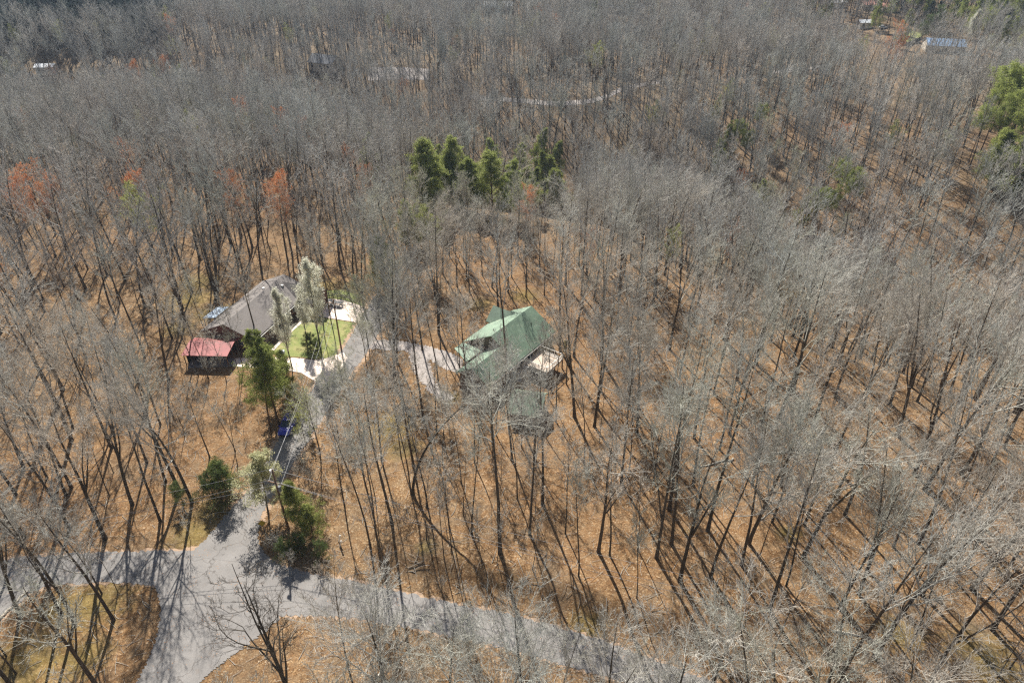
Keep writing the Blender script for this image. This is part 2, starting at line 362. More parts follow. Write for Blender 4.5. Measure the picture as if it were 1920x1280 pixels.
bp('broad1', 24, first=.38, nl=14, ratio=.42, spread=(35, 62), r=.28, n2=10)
bp('broad2', 23, first=.34, nl=13, ratio=.44, spread=(32, 60), r=.27, n2=10, wig=.15)
bp('fork1', 25, first=.5, nl=10, ratio=.32, fork=1, r=.25)
bp('fork2', 24, first=.5, nl=9, ratio=.33, fork=2, r=.26)
for _k, _H, _a in [('ftall1', 27, dict(first=.56, nl=11, ratio=.26)), ('ftall2', 26, dict(first=.5, nl=12, ratio=.28, spread=(20, 42))), ('ftall3', 25, dict(first=.42, nl=13, ratio=.32)), ('fbroad', 24, dict(first=.4, nl=13, ratio=.38, spread=(30, 56), r=.27)),
                   ('fvase', 22, dict(first=.3, nl=14, ratio=.42, spread=(20, 40), r=.24)), ('fthin', 21, dict(first=.55, nl=9, ratio=.2, r=.12, n2=6, spread=(20, 40)))]:
    _a = dict(dict(n2=7, n3=6, n4=0, tw=.028), **_a); _t, _c, _ = bare(hash_(_k), H=_H, **_a); make_proto(_k, 'bare_tree', _t, _c, M['bark'], M['fartwig']); PROTO[_k]['H'] = _H
bp('slim1', 21, first=.5, nl=11, ratio=.24, r=.12, n2=7, n3=6, spread=(20, 42))
bp('slim2', 19, first=.42, nl=12, ratio=.25, r=.10, n2=7, n3=6, spread=(22, 45))
bp('vase', 20, first=.22, nl=16, ratio=.52, spread=(18, 38), r=.26, n2=10, n3=8, n4=6, trop=.05, prof=lambda s: 1.2 - .7 * s)
SAP = {}
def sp(key, H, **k):
    tr, cr, _ = bare(hash_(key), H=H, **k); make_proto(key, 'sapling', tr, cr, M['bark'], M['twig']); PROTO[key]['H'] = H
sp('sap1', 9, first=.3, nl=12, ratio=.28, r=.05, n2=6, n3=5, n4=0, tw=.009, spread=(25, 50))
sp('sap2', 12, first=.4, nl=11, ratio=.24, r=.06, n2=6, n3=5, n4=0, tw=.009, spread=(22, 46))
sp('sap3', 14, first=.5, nl=10, ratio=.22, r=.07, n2=6, n3=6, n4=0, tw=.009, wig=.16)
sp('bush', 3.2, first=.04, nl=20, ratio=.75, r=.035, n2=5, n3=4, n4=0, tw=.012, spread=(20, 60), prof=lambda s: 1.2 - .8 * s)
PROTO['bush']['kind'] = 'shrub'
# twisted dead tree at the bottom
tr, cr, _ = bare(77, H=19, r=.3, first=.28, nl=11, ratio=.45, n2=7, n3=5, n4=3, wig=.34, spread=(30, 70), fork=2, tw=.016, trop=.06)
make_proto('dead', 'bare_tree', tr, cr, M['bark'], M['bark']); PROTO['dead']['H'] = 19
# leaning curved tree
rg = np.random.default_rng(5)
# budding trees (leaf faces as a part of their own)
def budproto(key, H, seed, leafm, per=2, size=.09, jit=.10, kind='budding_tree', lname='buds', **k):
    tr, cr, tips = bare(seed, H=H, **k); g = np.random.default_rng(seed)
    make_proto(key, kind, tr, cr, M['bark'], M['twig'], leaves(g, tips, per, size, jit), leafm, lname); PROTO[key]['H'] = H
budproto('red1', 22, 201, M['redbud'], per=2, size=.10, first=.42, nl=13, ratio=.34)
budproto('red2', 19, 202, M['redbud'], per=2, size=.10, first=.38, nl=13, ratio=.36)
budproto('lime', 22, 203, M['palebud'], per=5, size=.10, first=.4, nl=13, ratio=.36)
budproto('haze1', 15, 207, M['greyleaf'], per=1, size=.055, first=.28, nl=14, ratio=.38, r=.12, spread=(20, 44))
budproto('haze2', 14, 208, M['greyleaf'], per=1, size=.055, first=.22, nl=15, ratio=.40, r=.12, spread=(22, 48))
budproto('pear', 12, 204, M['white'], per=5, size=.075, jit=.15, kind='flowering_tree', lname='blossom', first=.2, nl=20, ratio=.36, spread=(12, 30), r=.13, n2=7, n3=6, n4=4, prof=lambda s: 1.3 - 1.0 * s)
budproto('cream', 8, 205, M['cream'], per=5, size=.09, jit=.16, kind='flowering_tree', lname='blossom', first=.2, nl=16, ratio=.5, spread=(25, 60), r=.12, n2=7, n3=6, n4=4)
budproto('limeshrub', 5, 206, M['palebud'], per=2, size=.12, jit=.15, kind='budding_tree', first=.1, nl=14, ratio=.6, spread=(20, 60), r=.05, n2=6, n3=5, n4=0)
def conifer(key, H, seed, mat, r=.2, first=.35, nw=46, ratio=.2, spread=(60, 88), per=5, size=.2, jit=.16, prof=None, droop=0, trop=.02):
    g = np.random.default_rng(seed); Pt, Rt = trunk_line(g, H, r, wig=.012); Lt = np.array([H])
    p1, r1, l1 = children(g, Pt, Rt, Lt, nw, first, .99, spread, ratio, 6, .08, trop, .35, .015, prof=prof or (lambda s: 1.25 - 1.1 * np.maximum(s - first, 0) / (1 - first)))
    p2, r2, l2 = children(g, p1, r1, l1, 9, .25, 1, (30, 65), .42, 4, .14, .05, .5, .01)
    p3, r3, l3 = children(g, p2, r2, l2, 5, .2, 1, (30, 65), .5, 3, .15, .05, .6, .007)
    lv = leaves(g, np.concatenate([p3]), per, size, jit, .6)
    make_proto(key, 'evergreen_tree', [(Pt, Rt, 8), ], [(p1, r1, 5), (p2, r2, 3)], M['pinebark'], M['pinebark'], lv, mat, 'foliage'); PROTO[key]['H'] = H
conifer('pine1', 20, 301, M['pine'], first=.40, nw=44, ratio=.2, per=8, size=.12, jit=.2)
conifer('pine2', 23, 302, M['pine'], first=.60, nw=34, ratio=.2, per=10, size=.14, jit=.26, prof=lambda s: .75 + .5 * np.sin((s - .6) / .4 * 3.0), trop=.12)
conifer('fir', 15, 303, M['pine'], r=.15, first=.12, nw=60, ratio=.24, per=9, size=.115, jit=.22)
conifer('spruce', 20, 306, M['spruce'], r=.2, first=.1, nw=60, ratio=.24, per=6, size=.13, jit=.24)
conifer('cedar', 10, 304, M['cedar'], r=.14, first=.06, nw=44, ratio=.30, spread=(40, 75), per=10, size=.08, jit=.17, trop=.05)
conifer('holly', 5, 305, M['holly'], r=.1, first=.08, nw=30, ratio=.42, spread=(40, 80), per=6, size=.06, prof=lambda s: 1.15 - .7 * s, jit=.14)
PROTO['holly']['kind'] = 'evergreen_shrub'

PLACED = []     # every placed plant: root, category, x, y, height, key
def place(key, x, y, H, rz=None, top=None, rnd=random.Random(1), extra='', mats=None, sxy=1.0, name=None, z=None):
    p = PROTO[key]; z = h1(x, y) if z is None else z
    o = bpy.data.objects.new(name or p['kind'], None); col.objects.link(o); o.empty_display_size = .5
    s = H / p['H']; o.scale = (s * sxy, s * sxy, s)
    q = Euler((0, 0, rnd.uniform(0, 6.28) if rz is None else rz)).to_quaternion()
    lean = 0
    if top is not None:
        d = Vector((top[0] - x, top[1] - y, H)).normalized(); lean = math.degrees(d.angle(Vector((0, 0, 1))))
        q = Vector((0, 0, 1)).rotation_difference(d) @ q
    o.rotation_mode = 'QUATERNION'; o.rotation_quaternion = q; o.location = (x, y, z)
    for nme, me in p['parts']:
        c = bpy.data.objects.new(nme, me); col.objects.link(c); c.parent = o
        if mats and nme in mats:
            c.material_slots[0].link = 'OBJECT'; c.material_slots[0].material = mats[nme]
    PLACED.append(dict(o=o, kind=p['kind'], x=x, y=y, H=H, key=key, lean=lean, extra=extra)); return o
# ------------------------------------------------------------------ ground, roads, lawns
def grow_axis(a, b, step, lim0, lim1, g=1.12):
    v = list(np.arange(a, b + step, step)); s = step; x = v[-1]
    while x < lim1: s *= g; x += s; v.append(x)
    s = step; x = v[0]; lo = []
    while x > lim0: s *= g; x -= s; lo.append(x)
    return np.array(lo[::-1] + v)
xs = grow_axis(-120, 120, 1.0, -4500, 4500, 1.05); ys = grow_axis(10, 170, 1.0, -1500, 6000, 1.035)
XX, YY = np.meshgrid(xs, ys); ZZ = hgt(XX.ravel(), YY.ravel())
nx, ny = len(xs), len(ys); ii = (np.arange(ny - 1)[:, None] * nx + np.arange(nx - 1)[None]).ravel()
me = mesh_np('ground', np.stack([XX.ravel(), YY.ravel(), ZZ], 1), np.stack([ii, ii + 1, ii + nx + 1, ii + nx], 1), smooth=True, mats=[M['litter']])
tag(obj('ground', me), kind='structure')
ROADS = []
def strip(name, pairs, mat, off, mlat=6, jit=.24, seed=1, usepx=True, lift=0.0):
    rr = random.Random(seed); A = [P(*a) if usepx else a for a, b in pairs]; B = [P(*b) if usepx else b for a, b in pairs]
    def cr(p, t):   # catmull-rom
        k = min(int(t), len(p) - 2); f = t - k; q = [p[max(0, k - 1)], p[k], p[k + 1], p[min(len(p) - 1, k + 2)]]
        return [.5 * (2 * q[1][i] + (q[2][i] - q[0][i]) * f + (2 * q[0][i] - 5 * q[1][i] + 4 * q[2][i] - q[3][i]) * f * f + (3 * q[1][i] - q[0][i] - 3 * q[2][i] + q[3][i]) * f ** 3) for i in (0, 1)]
    n = 22 * (len(A) - 1); V = []
    for k in range(n + 1):
        t = k * (len(A) - 1) / n; a, b = cr(A, t), cr(B, t)
        ja, jb = rr.uniform(-jit, jit), rr.uniform(-jit, jit); Lw = max(.1, math.hypot(b[0] - a[0], b[1] - a[1]))
        for j in range(mlat + 1):
            f = j / mlat; f2 = (ja / Lw) if j == 0 else (1 + jb / Lw) if j == mlat else f
            V.append((a[0] + (b[0] - a[0]) * f2, a[1] + (b[1] - a[1]) * f2))
    V = np.array(V); z = hgt(V[:, 0], V[:, 1]) + off
    i = (np.arange(n)[:, None] * (mlat + 1) + np.arange(mlat)[None]).ravel(); q = np.stack([i, i + mlat + 1, i + mlat + 2, i + 1], 1)
    o = obj(name, mesh_np(name, np.column_stack([V, z]), q, smooth=True, mats=[mat])); tag(o, kind='structure')
    if z[q[0][0]] == z[q[0][0]] :
        me_ = o.data
        if me_.polygons[len(me_.polygons) // 2].normal.z < 0: me_.flip_normals()
    c = V.reshape(n + 1, mlat + 1, 2); ROADS.append((c[:, 0], c[:, -1])); return o
def widen(pairs, k):
    out = []
    for a, b in pairs:
        out.append(((a[0] + (a[0] - b[0]) * k, a[1] + (a[1] - b[1]) * k), (b[0] + (b[0] - a[0]) * k, b[1] + (b[1] - a[1]) * k)))
    return out
main = [((-250, 1110), (-250, 1370)), ((-60, 1060), (-60, 1205)), ((20, 1047), (20, 1145)), ((90, 1041), (80, 1102)), ((200, 1035), (200, 1092)), ((300, 1033), (300, 1100)), ((400, 1032), (400, 1122)), ((500, 1050), (490, 1150)), ((570, 1072), (580, 1154)), ((640, 1085), (640, 1157)), ((740, 1106), (730, 1169)), ((850, 1131), (825, 1189)), ((960, 1153), (920, 1209)), ((1100, 1191), (1040, 1241)), ((1200, 1226), (1130, 1267)), ((1330, 1276), (1240, 1303)), ((1500, 1345), (1400, 1370))]
south = [((285, 1085), (545, 1135)), ((299, 1130), (505, 1176)), ((298, 1170), (458, 1212)), ((287, 1215), (415, 1245)), ((258, 1275), (372, 1283)), ((225, 1340), (320, 1350)), ((180, 1420), (270, 1430))]
north = [((350, 1042), (520, 1062)), ((392, 1003), (487, 1020)), ((435, 952), (489, 975)), ((462, 925), (505, 940)), ((485, 890), (532, 900)), ((504, 855), (557, 858)), ((528, 815), (582, 820)), ((552, 780), (605, 783)), ((578, 742), (630, 746)), ((602, 705), (652, 708)), ((638, 660), (686, 664)), ((664, 620), (710, 624)), ((684, 585), (727, 588)), ((704, 555), (742, 558))]
gate = [((655, 662), (672, 644)), ((690, 655), (698, 638)), ((730, 656), (735, 638)), ((770, 660), (775, 643)), ((800, 672), (812, 652)), ((835, 692), (845, 662)), ((866, 698), (868, 674))]
track = [((768, 662), (796, 656)), ((775, 690), (806, 686)), ((788, 712), (814, 706)), ((806, 735), (826, 729)), ((836, 754), (852, 746))]
strip('road_shoulder', widen([p for p in north[2:]], .13), M['shoulder'], .030, seed=5, jit=.35)
strip('road_shoulder', widen(main, .05), M['shoulder'], .026, seed=6, jit=.35)
strip('road', main, M['road'], .045, seed=2); strip('road', south, M['road'], .050, seed=3); strip('road', north, M['road'], .055, seed=4)
strip('gravel_driveway', gate, M['gravel'], .040, seed=7, jit=.3); strip('gravel_path', track, M['gravel'], .035, seed=8, jit=.4)
strip('far_road', [((880, 178), (880, 186)), ((960, 184), (960, 192)), ((1060, 190), (1060, 199)), ((1130, 180), (1130, 188)), ((1180, 160), (1180, 167)), ((1240, 150), (1240, 156))], M['gravel'], .08, seed=9)
strip('far_road', [((1440, 134), (1440, 140)), ((1500, 128), (1500, 134)), ((1560, 118), (1560, 123))], M['gravel'], .08, seed=10)
strip('far_road', [((690, 127), (690, 152)), ((730, 126), (730, 150)), ((780, 128), (780, 150)), ((805, 130), (805, 150))], M['gravel'], .08, seed=11)
def sheet(name, pts, mat, off, th=0, kind='structure', label=None, cat=None):
    W_ = [P(*p) for p in pts]; m = MB(); z = max(h1(*p) for p in W_) + off
    m.slab([(x, y, z) for x, y in W_], th or .25); o = m.build(name, mat)
    if sum(W_[i][0] * W_[(i + 1) % len(W_)][1] - W_[(i + 1) % len(W_)][0] * W_[i][1] for i in range(len(W_))) < 0: o.data.flip_normals()
    return tag(o, kind='structure')
sheet('lawn', [(575, 591), (676, 607), (672, 640), (657, 657), (640, 664), (612, 671), (590, 673), (560, 669), (520, 668), (506, 655), (530, 628), (560, 604)], M['lawn'], .02)
sheet('lawn', [(560, 556), (600, 546), (640, 543), (672, 552), (680, 574), (640, 562), (590, 560)], M['lawn'], .018)
sheet('concrete_driveway', [(436, 687), (440, 672), (478, 671), (520, 670), (565, 672), (592, 676), (612, 672), (644, 661), (652, 672), (632, 704), (604, 728), (592, 716), (565, 699), (520, 692)], M['concrete'], .07)
sheet('concrete_driveway', [(575, 572), (590, 559), (640, 562), (686, 576), (672, 605), (578, 590)], M['concrete'], .07)
sheet('concrete_walk', [(505, 655), (511, 652), (541, 620), (575, 592), (578, 595), (545, 624), (514, 657)], M['concrete'], .06)
sheet('concrete_driveway', [(352, 690), (362, 666), (440, 672), (436, 687)], simple('shaded_concrete', L(120, 116, 116), .9, .12, 1.0), .065)  # slab by the carport: its shade is painted in as darker concrete
sheet('lawn', [(1685, 58), (1725, 62), (1728, 72), (1700, 88), (1682, 84)], M['lawn'], .3)

# ------------------------------------------------------------------ buildings
M['wall_brown'] = simple('brown_siding', L(122, 106, 94), .85, .10, 2)
M['brick'] = simple('brown_brick', L(120, 84, 70), .9, .22, 6)
M['white_trim'] = simple('white_trim', L(222, 218, 210), .5, .04, 2)
M['glass'] = simple('window_glass', L(46, 54, 62), .08, .05, 1, spec=.6)
M['dark'] = simple('dark_paint', L(40, 38, 38), .6, .1, 2)
M['deckwood'] = simple('pale_deck_boards', L(196, 178, 160), .8, .08, 3)
M['postwood'] = simple('weathered_wood', L(124, 98, 76), .85, .2, 4)
def ribbed(name, c, rib=2.2, axis=0, var=.1, rough=.45, metal=0, mossy=None):
    m, t, b = newmat(name); tc = N(t, 'ShaderNodeTexCoord').outputs['Object']
    wv = N(t, 'ShaderNodeTexWave', wave_type='BANDS', bands_direction='XY'[axis], wave_profile='SIN'); wv.inputs['Scale'].default_value = rib; t.links.new(tc, wv.inputs['Vector'])
    f = noise(t, tc, .5, 5, .65); f2 = noise(t, tc, 5, 3, .7)
    cc = ramp(t, f, [(.3, tuple(x * (1 - 2 * var) for x in c[:3]) + (1,)), (.7, tuple(min(1, x * (1 + 2 * var)) for x in c[:3]) + (1,))])
    cc = mix(t, 1.0, cc, ramp(t, f2, [(.3, W(.85)), (.7, W(1.08))]), 'MULTIPLY')
    cc = mix(t, 1.0, cc, ramp(t, wv.outputs['Fac'], [(0, W(.72)), (.18, W(1))]), 'MULTIPLY')
    if mossy: cc = mix(t, ramp(t, noise(t, tc, .9, 5, .75), [(.56, W(0)), (.68, W(.55))]), cc, mossy)
    t.links.new(cc, b.inputs['Base Color']); b.inputs['Roughness'].default_value = rough; b.inputs['Metallic'].default_value = metal
    bump(t, b, wv.outputs['Fac'], .5, .04); return m
M['greenroof'] = ribbed('green_metal_roof', L(126, 148, 124), 3.2, 0, .12, .6, mossy=L(176, 182, 156))
M['shedroof'] = ribbed('dull_green_roof', L(112, 126, 106), 5.0, 0, .12, .6, mossy=L(140, 122, 104))
M['redroof'] = ribbed('red_metal_roof', L(160, 76, 70), 1.6, 0, .10, .6)
def shingle(name, c):
    m, t, b = newmat(name); tc = N(t, 'ShaderNodeTexCoord').outputs['Object']
    br = N(t, 'ShaderNodeTexBrick'); br.inputs['Scale'].default_value = 3.2; br.inputs['Color1'].default_value = c
    br.inputs['Color2'].default_value = tuple(x * .78 for x in c[:3]) + (1,); br.inputs['Mortar'].default_value = tuple(x * .6 for x in c[:3]) + (1,)
    br.inputs['Mortar Size'].default_value = .012; t.links.new(tc, br.inputs['Vector'])
    cc = mix(t, 1.0, br.outputs['Color'], ramp(t, noise(t, tc, .6, 5, .7), [(.3, W(.82)), (.7, W(1.12))]), 'MULTIPLY')
    t.links.new(cc, b.inputs['Base Color']); b.inputs['Roughness'].default_value = .9; bump(t, b, noise(t, tc, 9, 3, .7), .5, .02); return m
M['shingle'] = shingle('grey_brown_shingles', L(132, 124, 118))
M['bluemetal'] = simple('pale_blue_sheet', L(196, 212, 226), .35, .05, 2)
def gable_roof(mb, x0, x1, y0, y1, ze, zr, oh=.35, th=.16, axis='x', ym=None, zes=None):
    """two slabs; ridge along x at ym"""
    ym = (y0 + y1) / 2 if ym is None else ym
    z0 = ze if zes is None else zes[0]; z1 = ze if zes is None else zes[1]
    s0 = (zr - z0) / (ym - y0); s1 = (zr - z1) / (y1 - ym)
    a = [(x0 - oh, y0 - oh, z0 - oh * s0 + th), (x1 + oh, y0 - oh, z0 - oh * s0 + th), (x1 + oh, ym, zr + th), (x0 - oh, ym, zr + th)]
    c = [(x0 - oh, ym, zr + th), (x1 + oh, ym, zr + th), (x1 + oh, y1 + oh, z1 - oh * s1 + th), (x0 - oh, y1 + oh, z1 - oh * s1 + th)]
    if axis == 'y':
        a = [(q, p, z) for p, q, z in a][::-1]; c = [(q, p, z) for p, q, z in c][::-1]
    mb.slab(a, th); mb.slab(c, th)
def gable_walls(mb, x0, x1, y0, y1, ze, zr, zb=-.6, axis='x', ym=None, zes=None):
    ym = (y0 + y1) / 2 if ym is None else ym; z0 = ze if zes is None else zes[0]; z1 = ze if zes is None else zes[1]; e = .02
    V = []
    for x in (x0, x1):
        for y, z in ((y0, zb), (y1, zb), (y1, z1 - e), (ym, zr - e), (y0, z0 - e)): V.append((x, y, z) if axis == 'x' else (y, x, z))
    F = [(4, 3, 2, 1, 0), (5, 6, 7, 8, 9), (0, 1, 6, 5), (1, 2, 7, 6), (2, 3, 8, 7), (3, 4, 9, 8), (4, 0, 5, 9)]
    if axis == 'y': F = [f[::-1] for f in F]
    mb.add(V, F)
def window(parent, p, n, w_, h, glass=None, name='window'):
    """p = centre on the wall, n = outward 'x+','x-','y+','y-' """
    ax, sg = n[0], 1 if n[1] == '+' else -1
    def bx(m, a0, a1, z0, z1, d0, d1):
        if ax == 'x': m.box(min(p[0] + sg * d0, p[0] + sg * d1), max(p[0] + sg * d0, p[0] + sg * d1), p[1] + a0, p[1] + a1, p[2] + z0, p[2] + z1)
        else: m.box(p[0] + a0, p[0] + a1, min(p[1] + sg * d0, p[1] + sg * d1), max(p[1] + sg * d0, p[1] + sg * d1), p[2] + z0, p[2] + z1)
    m = MB(); f = .08
    bx(m, -w_ / 2, w_ / 2, h / 2 - f, h / 2, .005, .06); bx(m, -w_ / 2, w_ / 2, -h / 2, -h / 2 + f, .005, .08)
    bx(m, -w_ / 2, -w_ / 2 + f, -h / 2 + f, h / 2 - f, .005, .06); bx(m, w_ / 2 - f, w_ / 2, -h / 2 + f, h / 2 - f, .005, .06)
    if name == 'window': bx(m, -w_ / 2 + f, w_ / 2 - f, -.03, .03, .005, .05)
    fr = m.build(name, M['white_trim'], parent)
    g = MB(); bx(g, -w_ / 2 + f, w_ / 2 - f, -h / 2 + f, h / 2 - f, .003, .025); g.build('pane' if name == 'window' else 'panel', glass or M['glass'], fr); return fr
def local(o, x, y):
    a = o.rotation_euler.z; return (o.location.x + x * math.cos(a) - y * math.sin(a), o.location.y + x * math.sin(a) + y * math.cos(a))

# green-roofed house: x along the ridge (away from the camera), y to the left
E0 = (-3.7, 88.0); TH = math.atan2(.815, .579)
GH = empty('house', (E0[0], E0[1], h1(*E0)), TH)
tag(GH, 'long brown house with a mossy green metal roof among bare trees', 'house')
m = MB(); gable_walls(m, 8, 19.7, .35, 10.6, 3.3, 6.45, ym=5.3); gable_walls(m, 0, 7.98, .35, 6.1, 3.3, 5.1, ym=3.2)
m.box(7.0, 19.5, 10.62, 11.2, -.6, 2.7); m.build('wall', M['wall_brown'], GH)
m = MB(); gable_roof(m, 8.1, 19.6, .35, 11.2, 3.3, 6.5, ym=5.3, zes=(3.3, 3.15), oh=.4); m.build('roof', M['greenroof'], GH)
m = MB(); gable_roof(m, .1, 7.6, .35, 6.3, 3.28, 5.15, ym=3.2, oh=.4); m.build('roof', M['greenroof'], GH)
# cross gable on the far left slope and the porch roof by the gravel drive
m = MB(); gable_roof(m, 5.4, 11.9, 15.4, 19.6, 3.5, 5.5, axis='y', oh=.25); m.build('roof', M['greenroof'], GH)
m = MB(); gable_walls(m, 8.8, 11.8, 15.5, 19.5, 3.5, 5.4, axis='y'); m.build('wall', M['wall_brown'], GH)
m = MB(); m.slab([(2.6, 6.75, 3.62), (7.55, 6.75, 3.62), (7.55, 11.5, 3.05), (5.2, 11.5, 3.05)], .14); m.build('porch_roof', M['greenroof'], GH)
for x, y in ((5.5, 11.2), (7.4, 11.2), (3.2, 7.4)):
    m = MB(); m.box(x - .08, x + .08, y - .08, y + .08, -.4, 2.85 if y > 9 else 3.2); m.build('post', M['white_trim'], GH)
m = MB(); m.box(-.32, 7.5, -.20, -.08, 2.93, 3.05); m.box(7.9, 20.0, -.21, -.09, 2.93, 3.05); m.build('gutter', M['white_trim'], GH)
for x in (1.8, 5.4, 9.6, 16.2, 18.4): window(GH, (x, .35, 1.9), 'y-', 1.1, 1.3)
window(GH, (12.3, .35, 2.3), 'y-', 1.7, 1.6, name='door')
for y in (2.0, 4.5): window(GH, (0, y, 1.9), 'x-', 1.0, 1.2)
window(GH, (8, 7.6, 4.0), 'x-', .9, .8); window(GH, (8, 9.2, 1.8), 'x-', .95, 2.0, name='door')
for x, y in ((10.2, 6.6), (16.5, 3.0)):
    m = MB(); z = 6.5 - abs(y - 5.3) * .62 + .1; m.tube((x, y, z - .2), (x, y, z + .5), .07); m.build('vent_pipe', M['dark'], GH)
# deck
DK = empty('deck', (E0[0], E0[1], h1(*E0)), TH)
tag(DK, 'raised pale timber deck with white railings at the green-roofed house', 'deck')
m = MB()
for k in range(34): m.box(9.6, 14.8, -.05 - (k + 1) * .145 + .012, -.05 - k * .145, 2.0, 2.05)
m.build('floor', M['deckwood'], DK)
m = MB(); m.box(9.62, 14.78, -4.97, -.08, 1.78, 1.995); m.build('frame', M['postwood'], DK)
for x in (9.7, 12.2, 14.7):
    for y in (-.4, -4.85):
        m = MB(); m.box(x - .09, x + .09, y - .09, y + .09, -.5, 1.78); m.build('post', M['postwood'], DK)
def rail(x0, y0, x1, y1, z, par):
    m = MB(); L_ = math.hypot(x1 - x0, y1 - y0); n = max(2, int(L_ / .32)); d = ((x1 - x0) / L_, (y1 - y0) / L_); nn = (-d[1] * .045, d[0] * .045)
    for z0, z1 in ((.92, 1.0), (.08, .14)): m.add([(x0 + s * nn[0], y0 + s * nn[1], z + zz) for s in (-1, 1) for zz in (z0, z1)] + [(x1 + s * nn[0], y1 + s * nn[1], z + zz) for s in (-1, 1) for zz in (z0, z1)], [(0, 1, 3, 2), (4, 6, 7, 5), (0, 4, 5, 1), (2, 3, 7, 6), (1, 5, 7, 3), (0, 2, 6, 4)])
    for k in range(n + 1):
        f = k / n; x, y = x0 + (x1 - x0) * f, y0 + (y1 - y0) * f; r = .05 if k % 5 == 0 or k == n else .02; m.box(x - r, x + r, y - r, y + r, z + .01, z + (1.06 if r > .03 else .94))
    m.build('railing', M['white_trim'], par)
rail(9.7, -4.9, 14.7, -4.9, 2.05, DK); rail(14.72, -4.8, 14.72, -.2, 2.05, DK); rail(9.66, -4.8, 9.66, -1.4, 2.05, DK)
rail(13.2, -4.75, 13.2, -2.2, 2.05, DK)
m = MB()
for k in range(9): m.box(9.55 - (k + 1) * .28, 9.55 - k * .28, -1.35, -.25, 1.82 - k * .215, 1.87 - k * .215)
st = m.build('stairs', M['white_trim'], DK)
# shed below the deck
c = (2.6, 84.6); SH = empty('shed', (c[0], c[1], h1(*c)), R(-12)); tag(SH, 'small dark shed with a faded green roof in front of the deck', 'shed')
m = MB(); gable_walls(m, -2.3, 2.3, -3.1, 2.6, 2.5, 4.0, ym=.3); m.build('wall', M['wall_brown'], SH)
m = MB(); gable_roof(m, -2.3, 2.3, -3.1, 2.6, 2.5, 4.0, ym=.3, oh=.35); m.build('roof', M['shedroof'], SH)
window(SH, (.9, -3.1, 1.2), 'y-', 1.0, 2.0, M['dark'], 'door'); window(SH, (-1.0, -3.1, 1.5), 'y-', .8, .8)

# brown-roofed house on the left
F0 = (-46.1, 102.2); BH = empty('house', (F0[0], F0[1], h1(*F0)), math.atan2(.96, .28)); tag(BH, 'brick house with a broad grey-brown shingle roof behind the pear trees', 'house')
m = MB(); gable_walls(m, 0, 19, .3, 10.8, 2.8, 5.05, ym=5.6); m.build('wall', M['brick'], BH)
m = MB(); gable_roof(m, 0, 19, .3, 10.8, 2.8, 5.1, ym=5.6, oh=.45); m.build('roof', M['shingle'], BH)
m = MB(); gable_roof(m, -3.6, 5.2, 14.6, 19.6, 2.8, 4.75, axis='y', oh=.35); m.build('roof', M['shingle'], BH)
m = MB(); gable_walls(m, -3.5, .28, 14.7, 19.5, 2.8, 4.7, axis='y'); m.build('wall', M['brick'], BH)
m = MB(); m.box(-.4, 14.2, -.32, -.18, 2.44, 2.58); m.build('gutter', M['white_trim'], BH)
for x in (2.2, 5.2, 11.0, 13.3): window(BH, (x, .3, 1.6), 'y-', 1.2, 1.2)
window(BH, (8.0, .3, 1.25), 'y-', 1.0, 2.1, M['dark'], 'door')
for y in (3.2, 7.8): window(BH, (0, y, 1.6), 'x-', 1.2, 1.1)
m = MB(); m.slab([(4.0, 11.1, 3.1), (8.2, 11.1, 3.1), (8.2, 14.0, 2.5), (4.0, 14.0, 2.5)], .08); m.build('porch_roof', M['bluemetal'], BH)
for x in (4.1, 8.1):
    m = MB(); m.box(x - .06, x + .06, 13.8, 13.92, -.3, 2.45); m.build('post', M['white_trim'], BH)
for x, y in ((16.0, 4.0), (13.6, 6.6), (17.2, 3.2)):
    m = MB(); z = 5.1 - abs(y - 5.6) * .43 + .1; m.box(x - .22, x + .22, y - .22, y + .22, z - .1, z + .32); m.build('roof_vent', M['white_trim'], BH)
# red carport
cp = empty('carport', (-53.4, 100.2, 0), R(-2)); tag(cp, 'open carport with a low red metal roof beside the brick house', 'carport')
m = MB(); gable_roof(m, -4.0, 3.9, -2.5, 2.9, 2.35, 2.9, ym=1.2, oh=.1, th=.08); m.build('roof', M['redroof'], cp)
for x in (-3.8, 0, 3.7):
    for y in (-2.4, 2.8):
        m = MB(); m.box(x - .06, x + .06, y - .06, y + .06, -.2, 2.33); m.build('post', M['postwood'], cp)
m = MB(); m.box(-3.9, 3.8, 2.86, 2.9, -.1, 2.2); m.box(-3.93, -3.89, -1.5, 2.8, -.1, 2.2); m.build('back_panel', M['dark'], cp)

# far buildings
def far_house(px, py, wid, dep, hh, rr, wallm, roofm, label, rot=0, cat='house', nw=3):
    x, y = P(px, py); o = empty('house' if cat == 'house' else 'building', (x, y, h1(x, y)), rot); tag(o, label, cat)
    m = MB(); gable_walls(m, -wid / 2, wid / 2, -dep / 2, dep / 2, hh, rr, zb=-2); m.build('wall', wallm, o)
    m = MB(); gable_roof(m, -wid / 2, wid / 2, -dep / 2, dep / 2, hh, rr, oh=.4); m.build('roof', roofm, o)
    for k in range(nw): window(o, (-wid / 2 + wid * (k + .5) / nw, -dep / 2, hh * .55), 'y-', 1.1, 1.2)
    return (x, y)
M['whiteroof'] = simple('white_metal_roof', L(232, 234, 236), .5, .03, 2); M['blueroof'] = ribbed('pale_blue_metal_roof', L(128, 160, 196), 1.6, 0, .08, .5)
M['greyroof'] = simple('grey_shingles', L(122, 122, 124), .9, .12, 2); M['creamwall'] = simple('cream_siding', L(206, 196, 180), .8, .06, 2); M['pinkroof'] = simple('terracotta_roof', L(206, 150, 134), .8, .08, 2)
FARB = []
FARB.append(far_house(90, 136, 8, 5, 2.8, 3.8, M['white_trim'], M['whiteroof'], 'small white-roofed building alone in the woods, upper left', R(4)))
